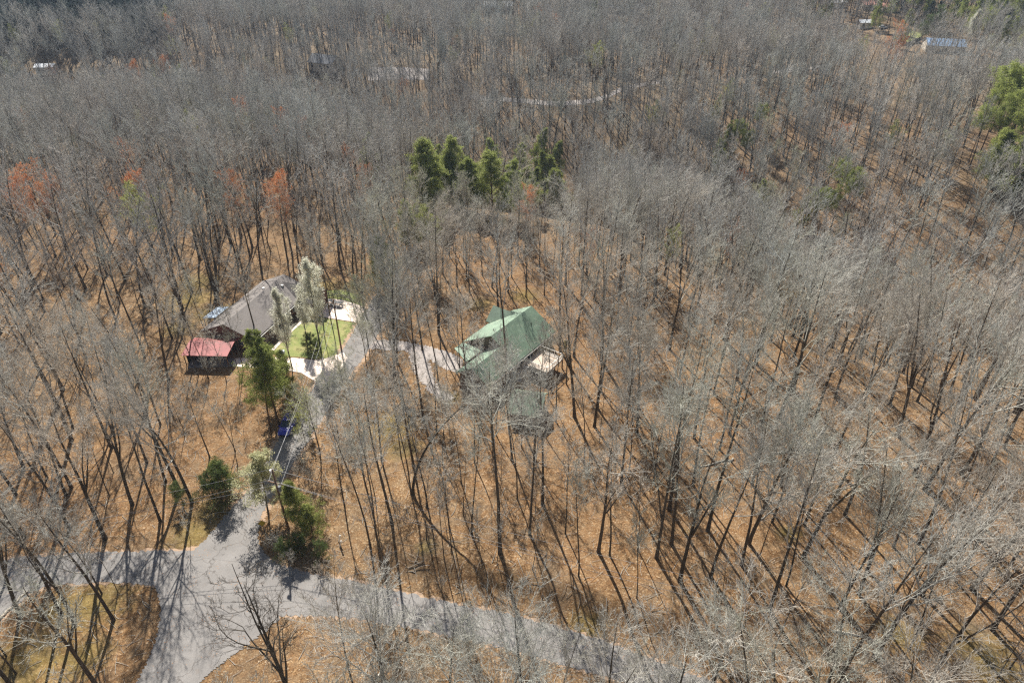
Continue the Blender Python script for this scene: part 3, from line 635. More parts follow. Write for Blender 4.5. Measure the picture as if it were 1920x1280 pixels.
FARB.append(far_house(612, 128, 14, 9, 3.2, 6.2, M['creamwall'], M['greyroof'], 'pale house with a grey gable roof half hidden behind trunks', R(-25)))
FARB.append(far_house(935, 22, 17, 9, 3.6, 5.6, M['white_trim'], M['whiteroof'], 'white-roofed house in the far woods at the top centre', R(3)))
FARB.append(far_house(1165, 24, 26, 8, 3.2, 4.6, M['creamwall'], M['greyroof'], 'long low pale building right of the far white-roofed house', R(0)))
FARB.append(far_house(1563, 14, 11, 8, 3.2, 5, M['white_trim'], M['whiteroof'], 'bright white-roofed house at the top edge, right of the pale green trees', R(20)))
FARB.append(far_house(1630, 18, 10, 7, 3, 4.6, M['creamwall'], M['pinkroof'], 'house with a pinkish terracotta roof, left one of the pair', R(-4)))
FARB.append(far_house(1663, 22, 8, 6, 3, 4.4, M['creamwall'], M['pinkroof'], 'smaller house with a pinkish terracotta roof, right one of the pair', R(-4)))
FARB.append(far_house(1766, 96, 16, 12, 3.2, 5.4, M['creamwall'], M['blueroof'], 'house with a pale blue metal roof beside the far lawn', R(-16)))
FARB.append(far_house(1619, 52, 7, 5, 2.8, 3.9, M['white_trim'], M['whiteroof'], 'small white pavilion with a pale roof left of the white van', R(5), 'pavilion', 2))

# ------------------------------------------------------------------ vehicles, furniture, signs
def tyre(mb, x, y, r, w_): mb.tube((x, y - w_ / 2, r), (x, y + w_ / 2, r), r, n=20)
def make_suv(px, py, head, paint, label):
    x, y = P(px, py); o = empty('parked_car', (x, y, h1(x, y) + .06), head); tag(o, label, 'car')
    # body: lofted sections along x (front = +x)
    secs = [(-2.32, .80, .45, .86), (-2.22, .90, .34, 1.02), (-1.6, .95, .28, 1.06), (-.2, .96, .26, 1.04), (.9, .96, .26, 1.02), (1.6, .93, .28, .96), (2.15, .86, .33, .84), (2.34, .72, .42, .70)]
    V = []
    for sx, hw, z0, z1 in secs:
        V += [(sx, -hw * .9, z0), (sx, -hw, z0 + .18), (sx, -hw, z0 + (z1 - z0) * .75), (sx, -hw * .86, z1), (sx, hw * .86, z1), (sx, hw, z0 + (z1 - z0) * .75), (sx, hw, z0 + .18), (sx, hw * .9, z0)]
    F = [(i * 8 + k, i * 8 + (k + 1) % 8, i * 8 + 8 + (k + 1) % 8, i * 8 + 8 + k) for i in range(len(secs) - 1) for k in range(8)] + [tuple(range(7, -1, -1)), tuple(range(56, 64))]
    m = MB(); m.add(V, F); b = m.build('body', paint, o, smooth=True, bevel=.04)
    # glasshouse
    c0 = [(-2.15, .80, 1.02), (-1.75, .68, 1.58), (.1, .66, 1.62), (.98, .80, 1.0)]
    V = [(a, -h, z) for a, h, z in c0] + [(a, h, z) for a, h, z in c0]
    m = MB(); m.add(V, [(0, 1, 2, 3), (7, 6, 5, 4), (0, 4, 5, 1), (1, 5, 6, 2), (2, 6, 7, 3), (3, 7, 4, 0)]); m.build('windows', M['glass'], o)
    m = MB(); m.slab([(-1.72, -.67, 1.64), (.06, -.65, 1.68), (.06, .65, 1.68), (-1.72, .67, 1.64)], .05); m.build('roof', paint, o, bevel=.02)
    for s in (-1, 1):
        for pa, pc in (((.06, s * .655, 1.64), (.99, s * .80, 1.01)), ((-1.74, s * .67, 1.61), (-2.14, s * .79, 1.03)), ((-.8, s * .675, 1.62), (-.8, s * .80, 1.02))):
            m = MB(); m.tube(pa, pc, .035); m.build('pillar', paint, o)
    for s in (-1, 1):
        for wx in (-1.42, 1.42):
            m = MB(); tyre(m, wx, s * .86, .36, .24); wh = m.build('wheel', M['dark'], o, smooth=False)
            m = MB(); m.tube((wx, s * .975, .36), (wx, s * .99, .36), .22, n=14); m.build('rim', M['white_trim'], wh)
        m = MB(); m.box(2.13, 2.29, s * .7 - .13, s * .7 + .13, .64, .77); m.build('headlight', M['bluemetal'], o, bevel=.02)
        m = MB(); m.box(-2.33, -2.2, s * .76 - .07, s * .76 + .07, .7, .98); m.build('tail_light', M['redroof'], o)
        m = MB(); m.box(.72, .9, s * 1.0 - .1, s * 1.0 + .1, 1.0, 1.14); m.build('mirror', paint, o, bevel=.02)
    m = MB(); m.box(2.3, 2.37, -.45, .45, .42, .62); m.build('grille', M['dark'], o)
    m = MB(); m.box(-2.37, -2.31, -.24, .24, .55, .68); m.build('number_plate', M['white_trim'], o)
    return o
pm, pt, pb = newmat('blue_car_paint'); pb.inputs['Base Color'].default_value = L(36, 44, 160); pb.inputs['Roughness'].default_value = .25; pb.inputs['Coat Weight'].default_value = .6
a, b_ = P(534, 818), P(556, 775); make_suv(541, 803, math.atan2(a[1] - b_[1], a[0] - b_[0]), pm, 'blue SUV with dark windows parked on the shady road by tall evergreens')
wp = simple('white_car_paint', L(226, 226, 226), .3, .02, 1)
make_suv(1655, 54, R(10), wp, 'white van parked beyond the small pavilion near the far lawn')
# utility pole
U0 = P(541, 991); up = empty('utility_pole', (U0[0], U0[1], h1(*U0)), R(-17)); tag(up, 'tall brown wooden utility pole with a crossarm at the road junction', 'utility pole')
m = MB(); m.tube((0, 0, -.5), (-.12, 0, 10.6), .17, .12, 12); m.build('pole', M['postwood'], up, smooth=True)
for z, hw in ((8.5, 1.1),):
    m = MB(); m.box(-hw, hw, -.20, -.10, z - .06, z + .06); m.build('crossarm', M['postwood'], up)
TOPS = [(-.9, -.15, 8.72), (.9, -.15, 8.72), (-.12, 0, 10.75)]
for q in TOPS:
    m = MB(); m.tube((q[0], q[1], q[2] - .18), (q[0], q[1], q[2]), .07, .05, 8); m.build('insulator', M['white_trim'], up)
m = MB(); m.box(-.5, -.15, -.14, .14, 10.1, 10.5); m.build('cutout', M['white_trim'], up)
m = MB(); m.tube((.30, 0, 7.1), (.30, 0, 7.9), .2, .2, 12); m.box(.1, .2, -.05, .05, 7.3, 7.7); m.build('transformer', M['greyroof'], up)
V_, RN = P(655, 652), None
up2 = empty('utility_pole', (V_[0] - 1.5, V_[1], h1(*V_)), R(-17)); tag(up2, 'second wooden utility pole up the road, half hidden by bare crowns', 'utility pole')
m = MB(); m.tube((0, 0, -.5), (0, 0, 10.2), .16, .12, 12); m.build('pole', M['postwood'], up2, smooth=True)
m = MB(); m.box(-1.1, 1.1, -.2, -.1, 9.4, 9.52); m.build('crossarm', M['postwood'], up2)
for q in (-.9, 0.3, .9):
    m = MB(); m.tube((q, -.15, 9.52), (q, -.15, 9.7), .06, .05, 8); m.build('insulator', M['white_trim'], up2)
wm = simple('wire', L(150, 148, 146), .5, .02, 1)
def wire(p, q, sag, label, r=.018, n=26):
    m = MB(); p, q = Vector(p), Vector(q); pts = [p.lerp(q, k / n) - Vector((0, 0, 4 * sag * (k / n) * (1 - k / n))) for k in range(n + 1)]
    for a, b in zip(pts[:-1], pts[1:]): m.tube(a, b, r, n=5, cap=False)
    return tag(m.build('overhead_wire', wm), label, 'wire', 'overhead wires at the utility pole')
def lw(o, q): x, y = local(o, q[0], q[1]); return (x, y, o.location.z + q[2])
for k, (q, nmm) in enumerate(zip(TOPS, ('left', 'right', 'top'))):
    wire(lw(up, q), lw(up2, ((-.9, .9, .3)[k], -.15, 9.72)), .9, 'thin wire up the north road from the %s insulator of the pole' % nmm)
    wire(lw(up, q), (-80 + k, 50 + 1.1 * k, 7.6 + .5 * k), 1.6, 'thin wire from the %s insulator running left across the trees' % nmm)
    wire(lw(up, q), (76 + k, 29 + 1.1 * k, 9 + .5 * k), 2.4, 'thin wire from the %s insulator running right along the front road' % nmm)
# yellow diamond sign
s0 = P(498, 1003); sg = empty('road_sign', (s0[0], s0[1], h1(*s0)), R(15)); tag(sg, 'yellow diamond warning sign on a thin post beside the road junction', 'road sign')
m = MB(); m.tube((0, 0, -.3), (0, 0, 2.6), .035, n=8); m.build('post', M['dark'], sg)
ym = simple('dull_yellow_sign', L(176, 146, 42), .5, .08, 2)
m = MB(); c = 2.35; h_ = .52; m.add([(0, -.05, c - h_), (h_, -.05, c), (0, -.05, c + h_), (-h_, -.05, c), (0, -.075, c - h_), (h_, -.075, c), (0, -.075, c + h_), (-h_, -.075, c)], [(0, 3, 2, 1), (4, 5, 6, 7), (0, 1, 5, 4), (1, 2, 6, 5), (2, 3, 7, 6), (3, 0, 4, 7)]); m.build('diamond_panel', ym, sg)
# white leaning markers
for k, (px, py, lab) in enumerate([(635, 1015, 'white leaning marker post in the leaves, the farther of two'), (637, 1025, 'white leaning marker post in the leaves, the nearer of two')]):
    x, y = P(px, py); o = empty('marker_post', (x, y, h1(x, y)), 0); tag(o, lab, 'marker post', 'white marker posts'); o.rotation_euler = (R(8), R(14), .3)
    m = MB(); m.box(-.07, .07, -.03, .03, -.2, 1.1); m.build('post', M['white_trim'], o); m = MB(); m.box(-.10, .10, -.045, .045, 1.1, 1.35); m.build('cap', M['white_trim'], o)
# picnic tables
def picnic(px, py, rz, lab):
    x, y = P(px, py); o = empty('picnic_table', (x, y, .1), rz); tag(o, lab, 'picnic table', 'picnic tables on the upper slab')
    m = MB(); [m.box(-1.1, 1.1, -.42 + k * .17, -.42 + k * .17 + .15, .72, .76) for k in range(5)]; m.build('tabletop', M['dark'], o)
    for s in (-1, 1):
        m = MB(); m.box(-1.1, 1.1, s * .8 - .14, s * .8 + .14, .43, .47); m.build('seat', M['dark'], o)
        m = MB(); m.tube((s * .8, -.78, 0), (s * .8, -.2, .72), .05, n=6); m.tube((s * .8, .78, 0), (s * .8, .2, .72), .05, n=6); m.box(s * .8 - .04, s * .8 + .04, -.9, .9, .36, .43); m.build('leg_frame', M['dark'], o)
picnic(600, 566, R(-14), 'black picnic table on the pale slab, nearest the brick house')
picnic(617, 570, R(-10), 'black picnic table on the pale slab, middle of the row')
picnic(633, 573, R(-18), 'black picnic table on the pale slab, farthest from the house')
m = MB(); x, y = P(590, 562)
for k in range(9): m.box(x + k * .9 - .05, x + k * .9 + .05, y + 1.9 - k * .24 - .05, y + 1.9 - k * .24 + .05, 0, 1.05)
for z in (.35, .68, 1.0): m.slab([(x, y + 1.86, z), (x + 7.2, y - .06, z), (x + 7.2, y, z), (x, y + 1.92, z)], .1)
tag(m.build('fence', M['dark']), 'low dark rail fence behind the picnic tables', 'fence')
# air conditioner and bin by the driveway
for px, py, nm, lab, cat in ((489, 663, 'air_conditioner', 'pale grey air conditioner unit at the edge of the driveway', 'air conditioner'), (530, 667, 'storage_box', 'pale blue-grey storage box at the lawn corner', 'box')):
    x, y = P(px, py); o = empty(nm, (x, y, .08), .3); tag(o, lab, cat)
    m = MB(); m.box(-.45, .45, -.45, .45, 0, .85); m.build('case', M['bluemetal'], o, bevel=.04)
    m = MB(); m.tube((0, 0, .86), (0, 0, .9), .32, n=16); m.build('lid', M['greyroof'], o)
x, y = P(467, 676); o = empty('manhole_cover', (x, y, .085)); tag(o, 'small round dark cover set in the pale driveway', 'cover'); m = MB(); m.tube((0, 0, 0), (0, 0, .03), .35, n=18); m.build('lid', M['dark'], o)
# fallen logs
def log(a, b, r, lab, mat=None):
    A, B = P(*a), P(*b); rg_ = np.random.default_rng(int(a[0])); n = 9; t = np.linspace(0, 1, n)
    pts = np.stack([A[0] + (B[0] - A[0]) * t, A[1] + (B[1] - A[1]) * t, np.zeros(n)], 1); pts[:, :2] += rg_.normal(0, .12, (n, 2)); pts[:, 2] = hgt(pts[:, 0], pts[:, 1]) + r * .8
    R1 = r * (1 - .55 * t); p, rr_, l = children(rg_, pts[None], R1[None], np.array([6.]), 7, .3, 1, (25, 60), .35, 5, .15, .02, .5, .02)
    p[..., 2] = np.maximum(p[..., 2], 0.03 + hgt(p[..., 0].ravel(), p[..., 1].ravel()).reshape(p[..., 0].shape)); V, Q = tubes([(pts[None], R1[None], 8)]); o = empty('fallen_log', (0, 0, 0)); tag(o, lab, 'log', 'fallen logs')
    obj('trunk', mesh_np('trunk', V, Q, smooth=True, mats=[mat or M['paletwig']]), o); V, Q = tubes([(p, rr_, 5)]); obj('branch', mesh_np('branch', V, Q, smooth=True, mats=[mat or M['paletwig']]), o)
log((0, 1160), (55, 1108), .16, 'pale fallen log along the road edge at the lower left')
log((1450, 851), (1530, 838), .16, 'pale fallen log on the leaves right of the shed')
log((690, 735), (755, 722), .14, 'fallen pale trunk near the road left of the gravel path')
log((1375, 860), (1310, 875), .14, 'thin pale fallen branch among the right-hand trunks')
log((1560, 1180), (1650, 1200), .12, 'thin fallen log between trunks at the lower right')
# ------------------------------------------------------------------ trees placed one by one
RD = random.Random(11)
def T(key, bx, by, H, top=None, extra='', **k):
    x, y = P(bx, by); tp = None
    if top:   # crown tip seen at this pixel, at height H
        v = (top[1] - CY) / FPX; zt = HC - (h1(x, y) + H); zd = zt / (SP + v * CP); tp = ((top[0] - CX) / FPX * zd, zd * (CP - v * SP))
        d = math.hypot(tp[0] - x, tp[1] - y); mxl = H * math.tan(R(k.pop('maxlean', 13)))
        if d > mxl: tp = (x + (tp[0] - x) * mxl / d, y + (tp[1] - y) * mxl / d)
    k.pop('maxlean', None)
    return place(key, x, y, H, top=tp, extra=extra, rnd=RD, **k)
for key, bx, by, H in [
    ('tall2', 115, 1150, 22), ('fork1', 139, 1165, 21), ('slim1', 191, 1112, 17), ('fork2', 248, 946, 22), ('tall4', 310, 902, 22), ('broad1', 360, 941, 20),
    ('tall1', 134, 914, 24), ('tall4', 124, 928, 21), ('slim2', 205, 929, 16), ('slim1', 30, 1262, 18), ('tall2', 30, 927, 23), ('slim2', 12, 1230, 16),
    ('tall3', 938, 1036, 29), ('slim1', 695, 1026, 23), ('slim2', 646, 948, 20), ('tall4', 735, 980, 23), ('slim1', 706, 1004, 21), ('slim2', 703, 985, 18),
    ('slim1', 802, 952, 20), ('tall4', 993, 1001, 20), ('tall2', 1017, 944, 22), ('fork2', 1122, 1034, 21), ('slim1', 1143, 1040, 21), ('fork1', 1231, 1045, 22),
    ('tall1', 1333, 1081, 22), ('tall3', 1327, 994, 27), ('fork2', 1506, 1044, 25), ('slim1', 1474, 1098, 21), ('tall4', 1573, 1140, 21), ('broad1', 1640, 1231, 24),
    ('slim1', 1706, 1214, 20), ('fork1', 1746, 1274, 22), ('broad2', 1860, 1180, 22), ('vase', 738, 1345, 19), ('slim1', 668, 1310, 20), ('broad2', 1318, 1345, 19),
    ('tall3', 951, 742, 28), ('tall2', 775, 872, 20), ('tall4', 792, 656, 20), ('slim1', 822, 716, 22), ('slim1', 826, 655, 21), ('slim2', 862, 690, 18), ('tall4', 716, 862, 17),
    ('slim1', 680, 885, 19), ('slim2', 752, 856, 18), ('tall1', 1076, 668, 23), ('tall2', 1050, 656, 24), ('slim1', 1012, 800, 19), ('slim1', 890, 868, 17), ('slim2', 925, 880, 15), ('slim2', 865, 905, 16),
    ('tall4', 484, 640, 19), ('slim2', 456, 690, 16), ('slim1', 605, 595, 20), ('slim1', 619, 592, 21), ('tall1', 682, 578, 22), ('tall2', 370, 655, 19), ('slim1', 395, 650, 16),
    ('tall1', 405, 545, 21), ('tall3', 398, 540, 20), ('fork1', 462, 535, 19), ('slim1', 1225, 905, 19), ('slim2', 1180, 880, 19), ('slim1', 1095, 870, 18), ('tall4', 1165, 905, 22),
    ('tall3', 1265, 880, 24), ('slim1', 885, 1000, 19), ('slim2', 842, 985, 17), ('slim1', 970, 935, 18), ('slim2', 1060, 1000, 18), ('slim1', 1085, 1080, 18),
    ('broad2', 850, 1400, 19), ('broad1', 985, 1440, 20), ('tall4', 1130, 1420, 20), ('broad2', 1230, 1450, 21), ('slim1', 905, 1350, 17), ('broad2', 1500, 1420, 21), ('broad1', 1640, 1450, 21), ('slim1', 1040, 1370, 17), ('fork2', 1080, 1480, 21), ('broad1', 920, 1500, 19), ('slim1', 760, 1420, 16), ('broad1', 1380, 1440, 21)]:
    T(key, bx, by, H, sxy=1.0)
for key, bx, by, H in [('slim1', 902, 800, 18), ('slim2', 978, 838, 16), ('slim1', 1042, 790, 20), ('tall4', 880, 748, 19), ('slim2', 1000, 870, 17), ('slim1', 930, 815, 17), ('tall4', 960, 860, 19), ('slim2', 1028, 745, 17), ('slim2', 945, 770, 16), ('slim1', 1062, 720, 20)]: T(key, bx, by, H)
for k_ in range(44):      # low young growth on the near rim of the ravine
    T(RD.choice(['slim1', 'slim2', 'tall4', 'haze2', 'slim2']), 770 + k_ * 7.6 + RD.uniform(-5, 5), 425 + (k_ * 37 % 55), RD.uniform(6.5, 9.5))
for px, py, H, k in [(392, 712, 14, 'slim1'), (425, 716, 13, 'slim2'), (372, 705, 15, 'slim1'), (450, 705, 12, 'slim2'), (1540, 445, 14, 'pine2'), (1500, 430, 11, 'cedar'), (1345, 345, 12, 'cedar'), (1390, 320, 13, 'pine2'), (1360, 300, 12, 'cedar'), (1560, 395, 15, 'pine2'), (1320, 110, 14, 'cedar'), (1420, 90, 15, 'pine1'),
                     (1800, 60, 17, 'pine1'), (1815, 74, 18, 'cedar'), (1830, 55, 20, 'pine2'), (1785, 48, 18, 'fir'), (1850, 46, 20, 'pine1'), (1880, 44, 20, 'cedar'), (1910, 40, 21, 'pine2'), (1545, 40, 15, 'cedar'), (1695, 75, 14, 'cedar')]: T(k, px, py, H)
for k_, q_ in enumerate(['ftall1', 'ftall2', 'ftall3', 'fbroad', 'fvase', 'fthin']): T(q_, 1090 + k_ * 37, 470 + (k_ * 29 % 50), 20)
for k_ in range(40):      # the close-set row behind the green-roofed house
    T(RD.choice(['broad1', 'broad2', 'fork1', 'fork2', 'tall4', 'tall2']), 700 + k_ * 14 + RD.uniform(-9, 9), 478 + (k_ * 53 % 88) + RD.uniform(-5, 5), RD.uniform(16, 22) if not 5 < k_ < 26 else RD.uniform(13, 16))
T('dead', 560, 1335, 17, top=(445, 1010), extra='twisted')
# the leaning trunk with the long shadow
tr, cr, _ = bare(909, H=22, r=.21, first=.66, nl=7, ratio=.2, n2=5, n3=4, n4=3, wig=.16, curve=(.10, .0), spread=(20, 50))
make_proto('leaner', 'bare_tree', tr, cr, M['bark'], M['twig']); PROTO['leaner']['H'] = 20
x, y = P(774, 926); place('leaner', x, y, 20, rz=R(8), extra='leaning'); x, y = P(771, 925); place('slim1', x, y, 19, rnd=RD)
# evergreens near the road, the pears, shrubs, budding trees
T('pine1', 524, 800, 17, sxy=1.05); T('pine1', 508, 808, 15, sxy=.95); T('cedar', 516, 768, 12, sxy=1.0); T('cedar', 538, 745, 9, sxy=1.0)
T('cedar', 566, 985, 8, sxy=1.15); T('cedar', 588, 1006, 5.5, sxy=1.3); T('holly', 417, 940, 6.0, sxy=1.15); T('cedar', 425, 925, 6, sxy=1.3); T('holly', 402, 932, 4.5); T('holly', 345, 945, 4.0); T('holly', 540, 1045, 3.5); T('holly', 605, 1050, 3); T('holly', 565, 1032, 3.5)
for px, py, H, k in [(634, 812, 11, 'haze1'), (655, 775, 11, 'haze2'), (690, 700, 12, 'haze1'), (690, 645, 13, 'haze2'), (716, 640, 15, 'haze1'), (600, 850, 13, 'haze2'), (735, 560, 16, 'haze1'), (700, 520, 17, 'haze2'), (1390, 560, 14, 'haze1'), (800, 500, 15, 'haze2'), (850, 470, 15, 'haze1'), (1000, 455, 15, 'haze2'), (1450, 475, 14, 'haze1'), (1550, 500, 15, 'haze2'), (1700, 250, 15, 'haze1'), (1730, 270, 15, 'haze2'), (1600, 215, 15, 'haze1'), (1290, 140, 16, 'haze2'), (1330, 150, 16, 'haze1'), (1245, 90, 16, 'haze1'), (1480, 395, 13, 'haze2'), (1440, 340, 13, 'haze1'), (1770, 330, 14, 'haze2')]: T(k, px, py, H)
T('pear', 548, 690, 15, name='pear_tree', sxy=.75); T('pear', 601, 652, 17, name='pear_tree', sxy=.85); T('pear', 575, 640, 10, name='pear_tree', sxy=.9)
T('cream', 503, 962, 8, sxy=1.15, name='pear_tree'); T('limeshrub', 572, 826, 5.5); T('limeshrub', 580, 790, 5); T('holly', 577, 662, 3.6); T('holly', 588, 655, 3.2); T('holly', 596, 660, 2.6)
for px, py, H in [(500, 648, 2.2), (513, 638, 2.4), (524, 630, 2.0), (490, 652, 2.2), (538, 612, 2.2), (545, 600, 2.4)]: T('holly' if py < 615 else 'bush', px, py, H)
T('holly', 1062, 662, 2.4)
for px, py, H in [(470, 700, 2.6), (415, 690, 2.6), (390, 700, 3), (870, 755, 2.4), (900, 768, 2.2), (975, 800, 2.6), (1000, 806, 2.6), (575, 880, 2.8), (585, 905, 2.4), (560, 900, 2.2), (520, 1035, 3), (548, 1060, 2.4), (600, 1080, 2.2),
                  (690, 745, 3), (705, 690, 3), (660, 760, 3), (870, 700, 2), (1040, 730, 2.6), (1080, 745, 2.4), (960, 720, 2.4), (990, 716, 2.2), (650, 780, 3), (735, 600, 3), (700, 640, 3.4), (790, 590, 3), (640, 720, 3.5), (655, 735, 3), (880, 1120, 1.6), (940, 1130, 1.5), (1010, 1150, 1.6), (830, 1100, 1.6)]: T('bush', px, py, H)
# pines in the ravine
for px, py, H, k in [(700, 352, 15, 'fir'), (815, 372, 16, 'fir'), (838, 368, 19, 'pine1'), (862, 375, 18, 'fir'), (880, 372, 15, 'cedar'), (930, 362, 19, 'fir'), (948, 378, 14, 'fir'), (972, 365, 19, 'pine1'), (985, 384, 14, 'cedar'), (1000, 376, 12, 'fir'),
                     (1010, 330, 17, 'fir'), (1024, 376, 17, 'fir'), (1045, 392, 14, 'fir'), (1038, 350, 16, 'fir'), (1145, 392, 12, 'fir'), (1160, 398, 9, 'fir'), (800, 385, 13, 'cedar'), (905, 388, 13, 'cedar'), (770, 470, 12, 'cedar'), (785, 460, 10, 'cedar'), (820, 420, 12, 'cedar'), (930, 395, 12, 'cedar'),
                     (1515, 450, 15, 'pine2'), (1578, 430, 17, 'pine2'), (1425, 405, 12, 'fir'), (1375, 300, 13, 'pine2'), (1345, 318, 11, 'fir'), (1415, 270, 13, 'pine2'), (720, 545, 12, 'cedar'), (1105, 70, 18, 'fir'), (1095, 78, 15, 'pine1'), (1115, 75, 16, 'pine1')]: T(k, px, py, H)
# pines at the right edge and in the far corners
for px, py, H in [(1838, 285, 23), (1858, 292, 25), (1880, 288, 24), (1905, 300, 25), (1870, 320, 22), (1900, 330, 23), (1925, 310, 24), (1845, 320, 18), (1885, 345, 20), (1920, 350, 21), (1815, 305, 16), (1945, 290, 24)]: T('pine2', px, py, H)
for px, py, H in [(800, 400, 12), (822, 408, 13), (845, 402, 14), (868, 410, 13), (892, 404, 13), (915, 412, 12), (940, 404, 13), (962, 412, 11), (985, 404, 12), (1010, 410, 11), (1035, 404, 11), (856, 388, 16), (905, 386, 15), (955, 388, 14), (1020, 390, 14)]: T(RD.choice(['cedar', 'cedar', 'fir', 'pine1']), px + RD.uniform(-14, 14), py + RD.uniform(-14, 4), H * RD.uniform(.95, 1.45), sxy=RD.uniform(1, 1.5))
for px, py, H in [(790, 430, 14), (880, 432, 14), (975, 432, 14), (755, 440, 15)]: T(RD.choice(['haze1', 'haze2']), px, py, H)
for px, py, H in [(1930, 345, 19), (1880, 372, 17), (1905, 380, 17), (1850, 352, 16), (1865, 350, 15)]: T('cedar', px, py, H, sxy=1.3)
for px, py, H, k in [(1700, 48, 26, 'pine1'), (1712, 50, 22, 'pine2'), (1728, 56, 14, 'pine2'), (1745, 66, 13, 'holly'), (1728, 72, 10, 'holly'), (1758, 60, 12, 'cedar'), (1840, 70, 20, 'pine1'), (1858, 66, 19, 'fir'), (1872, 74, 18, 'pine1'), (1888, 70, 21, 'pine2'), (1905, 62, 22, 'fir'), (1918, 76, 20, 'pine2'),
                     (1835, 98, 18, 'pine2'), (1862, 102, 16, 'cedar'), (1890, 106, 17, 'pine1'), (1915, 100, 18, 'cedar'), (1638, 58, 15, 'cedar'), (1662, 48, 16, 'pine1'), (1600, 20, 16, 'pine2'), (1585, 24, 15, 'pine1'), (1480, 20, 18, 'pine2'), (1500, 24, 18, 'pine2'), (1515, 26, 16, 'cedar'), (1312, 36, 18, 'pine1'), (1330, 44, 16, 'cedar'), (1350, 40, 17, 'pine1'), (1270, 28, 18, 'cedar'), (1680, 92, 12, 'cedar'), (1775, 20, 24, 'pine1')]:
    T(k, px, py, H)
T('pear', 1806, 98, 17, name='pear_tree')
T('lime', 1478, 35, 17)
for px, py, H in [(60, 14, 20), (120, 10, 20), (200, 8, 20), (255, 6, 19), (1722, 50, 22), (1735, 62, 15), (1750, 58, 14), (1688, 40, 24), (1850, 88, 18), (1900, 92, 19), (1875, 90, 17)]: T('spruce', px, py, H)
for px, py, H, k in [(105, 480, 20, 'red1'), (90, 485, 18, 'red2'), (128, 478, 17, 'red1'), (285, 475, 18, 'red2'), (468, 480, 18, 'red1'), (548, 478, 18, 'red2'), (540, 490, 18, 'red1'), (62, 300, 14, 'red1'), (545, 335, 18, 'red1'), (572, 330, 16, 'red2'), (15, 600, 15, 'red2'), (35, 595, 14, 'red1'), (1650, 165, 22, 'red1'), (1660, 168, 18, 'red2'),
                     (1385, 385, 11, 'red2'), (110, 168, 10, 'red2'), (735, 92, 9, 'red2'), (1350, 535, 17, 'red1'), (688, 425, 15, 'red2'), (1100, 535, 12, 'red2'), (985, 470, 14, 'red1')]: T(k, px, py, H)
for px, py, H in [(305, 515, 19), (325, 92, 17), (125, 110, 15), (45, 112, 14), (355, 60, 15), (1600, 150, 15), (810, 520, 15), (1500, 560, 13), (1250, 540, 13)]: T('lime', px, py, H)

# ------------------------------------------------------------------ the rest of the wood
occ = [(p['x'], p['y']) for p in PLACED]
RP = [np.concatenate([a, b[::-1]]) for a, b in ROADS]
LAWNS = [np.array([P(*q) for q in pl]) for pl in [
    [(430, 695), (440, 665), (500, 645), (575, 570), (590, 545), (690, 555), (690, 600), (665, 650), (655, 680), (606, 735), (560, 702)],
    [(340, 700), (345, 640), (380, 605), (470, 528), (560, 520), (575, 560), (480, 650), (450, 700)],
    [(850, 735), (850, 640), (950, 585), (1000, 590), (1060, 640), (1060, 690), (1025, 800), (955, 800), (940, 770)],
    [(1675, 55), (1730, 60), (1800, 78), (1810, 100), (1730, 110), (1680, 92)], [(1600, 44), (1670, 40), (1675, 60), (1600, 64)]]]
def inpoly(x, y, p):
    c = False; n = len(p); j = n - 1
    for i in range(n):
        if (p[i][1] > y) != (p[j][1] > y) and x < (p[j][0] - p[i][0]) * (y - p[i][1]) / (p[j][1] - p[i][1]) + p[i][0]: c = not c
        j = i
    return c
def bboxes(ps): return [(p[:, 0].min() - 1, p[:, 0].max() + 1, p[:, 1].min() - 1, p[:, 1].max() + 1, p) for p in ps]
BB = bboxes(RP + LAWNS)
def blocked(x, y, grow=.9):
    for x0, x1, y0, y1, p in BB:
        if x0 - grow < x < x1 + grow and y0 - grow < y < y1 + grow:
            for dx, dy in ((0, 0), (grow, 0), (-grow, 0), (0, grow), (0, -grow)):
                if inpoly(x + dx, y + dy, p): return True
    return False
# how densely crowns stand in front of each part of the view (x0, x1, y0, y1, chance)
SEE = [(225, 560, 985, 1280, .0), (560, 700, 1060, 1180, .15), (700, 1250, 1060, 1200, .10), (640, 1250, 830, 1060, .16), (470, 640, 700, 1060, .0), (225, 480, 850, 990, .15), (850, 1060, 560, 810, .0), (330, 700, 500, 700, .0),
       (600, 860, 640, 830, .30), (0, 225, 1000, 1280, .25), (0, 225, 860, 1000, .5), (1250, 1420, 900, 1100, .5), (60, 130, 110, 140, 0), (590, 640, 90, 135, .45), (690, 800, 115, 150, .75), (1620, 1920, 0, 104, .3), (1300, 1360, 15, 60, .4), (1460, 1530, 0, 40, .3), (1600, 1680, 25, 60, .0), (1725, 1800, 62, 98, .2), (900, 970, 0, 30, .3), (1130, 1210, 0, 22, .4), (1545, 1690, 0, 28, .15),
       (785, 1060, 285, 388, .05), (1825, 1920, 180, 285, .12), (880, 1240, 178, 192, .95)]
def see(x, y, z, H):
    c = 1.0
    for f in (.65, .92):
        px, py = pix(x, y, z + H * f)
        for x0, x1, y0, y1, q in SEE:
            if x0 - 15 < px < x1 + 15 and y0 < py < y1: c = min(c, q)
    return c
rng = np.random.default_rng(42)
def scatter(spacing, x0, x1, y0, y1, seed, density):
    g = np.random.default_rng(seed); out = []
    for yy in np.arange(y0, y1, spacing):
        for xx in np.arange(x0, x1, spacing):
            x = xx + g.uniform(-.48, .48) * spacing; y = yy + g.uniform(-.48, .48) * spacing; r = g.uniform()
            zd = y * CP + HC * SP
            if abs(x) > .80 * zd + 22: continue
            if r > density(x, y): continue
            out.append((x, y))
    return out
def tooclose(x, y, d):
    for a, b in occ:
        if abs(a - x) < d and abs(b - y) < d and math.hypot(a - x, b - y) < d: return True
    return False
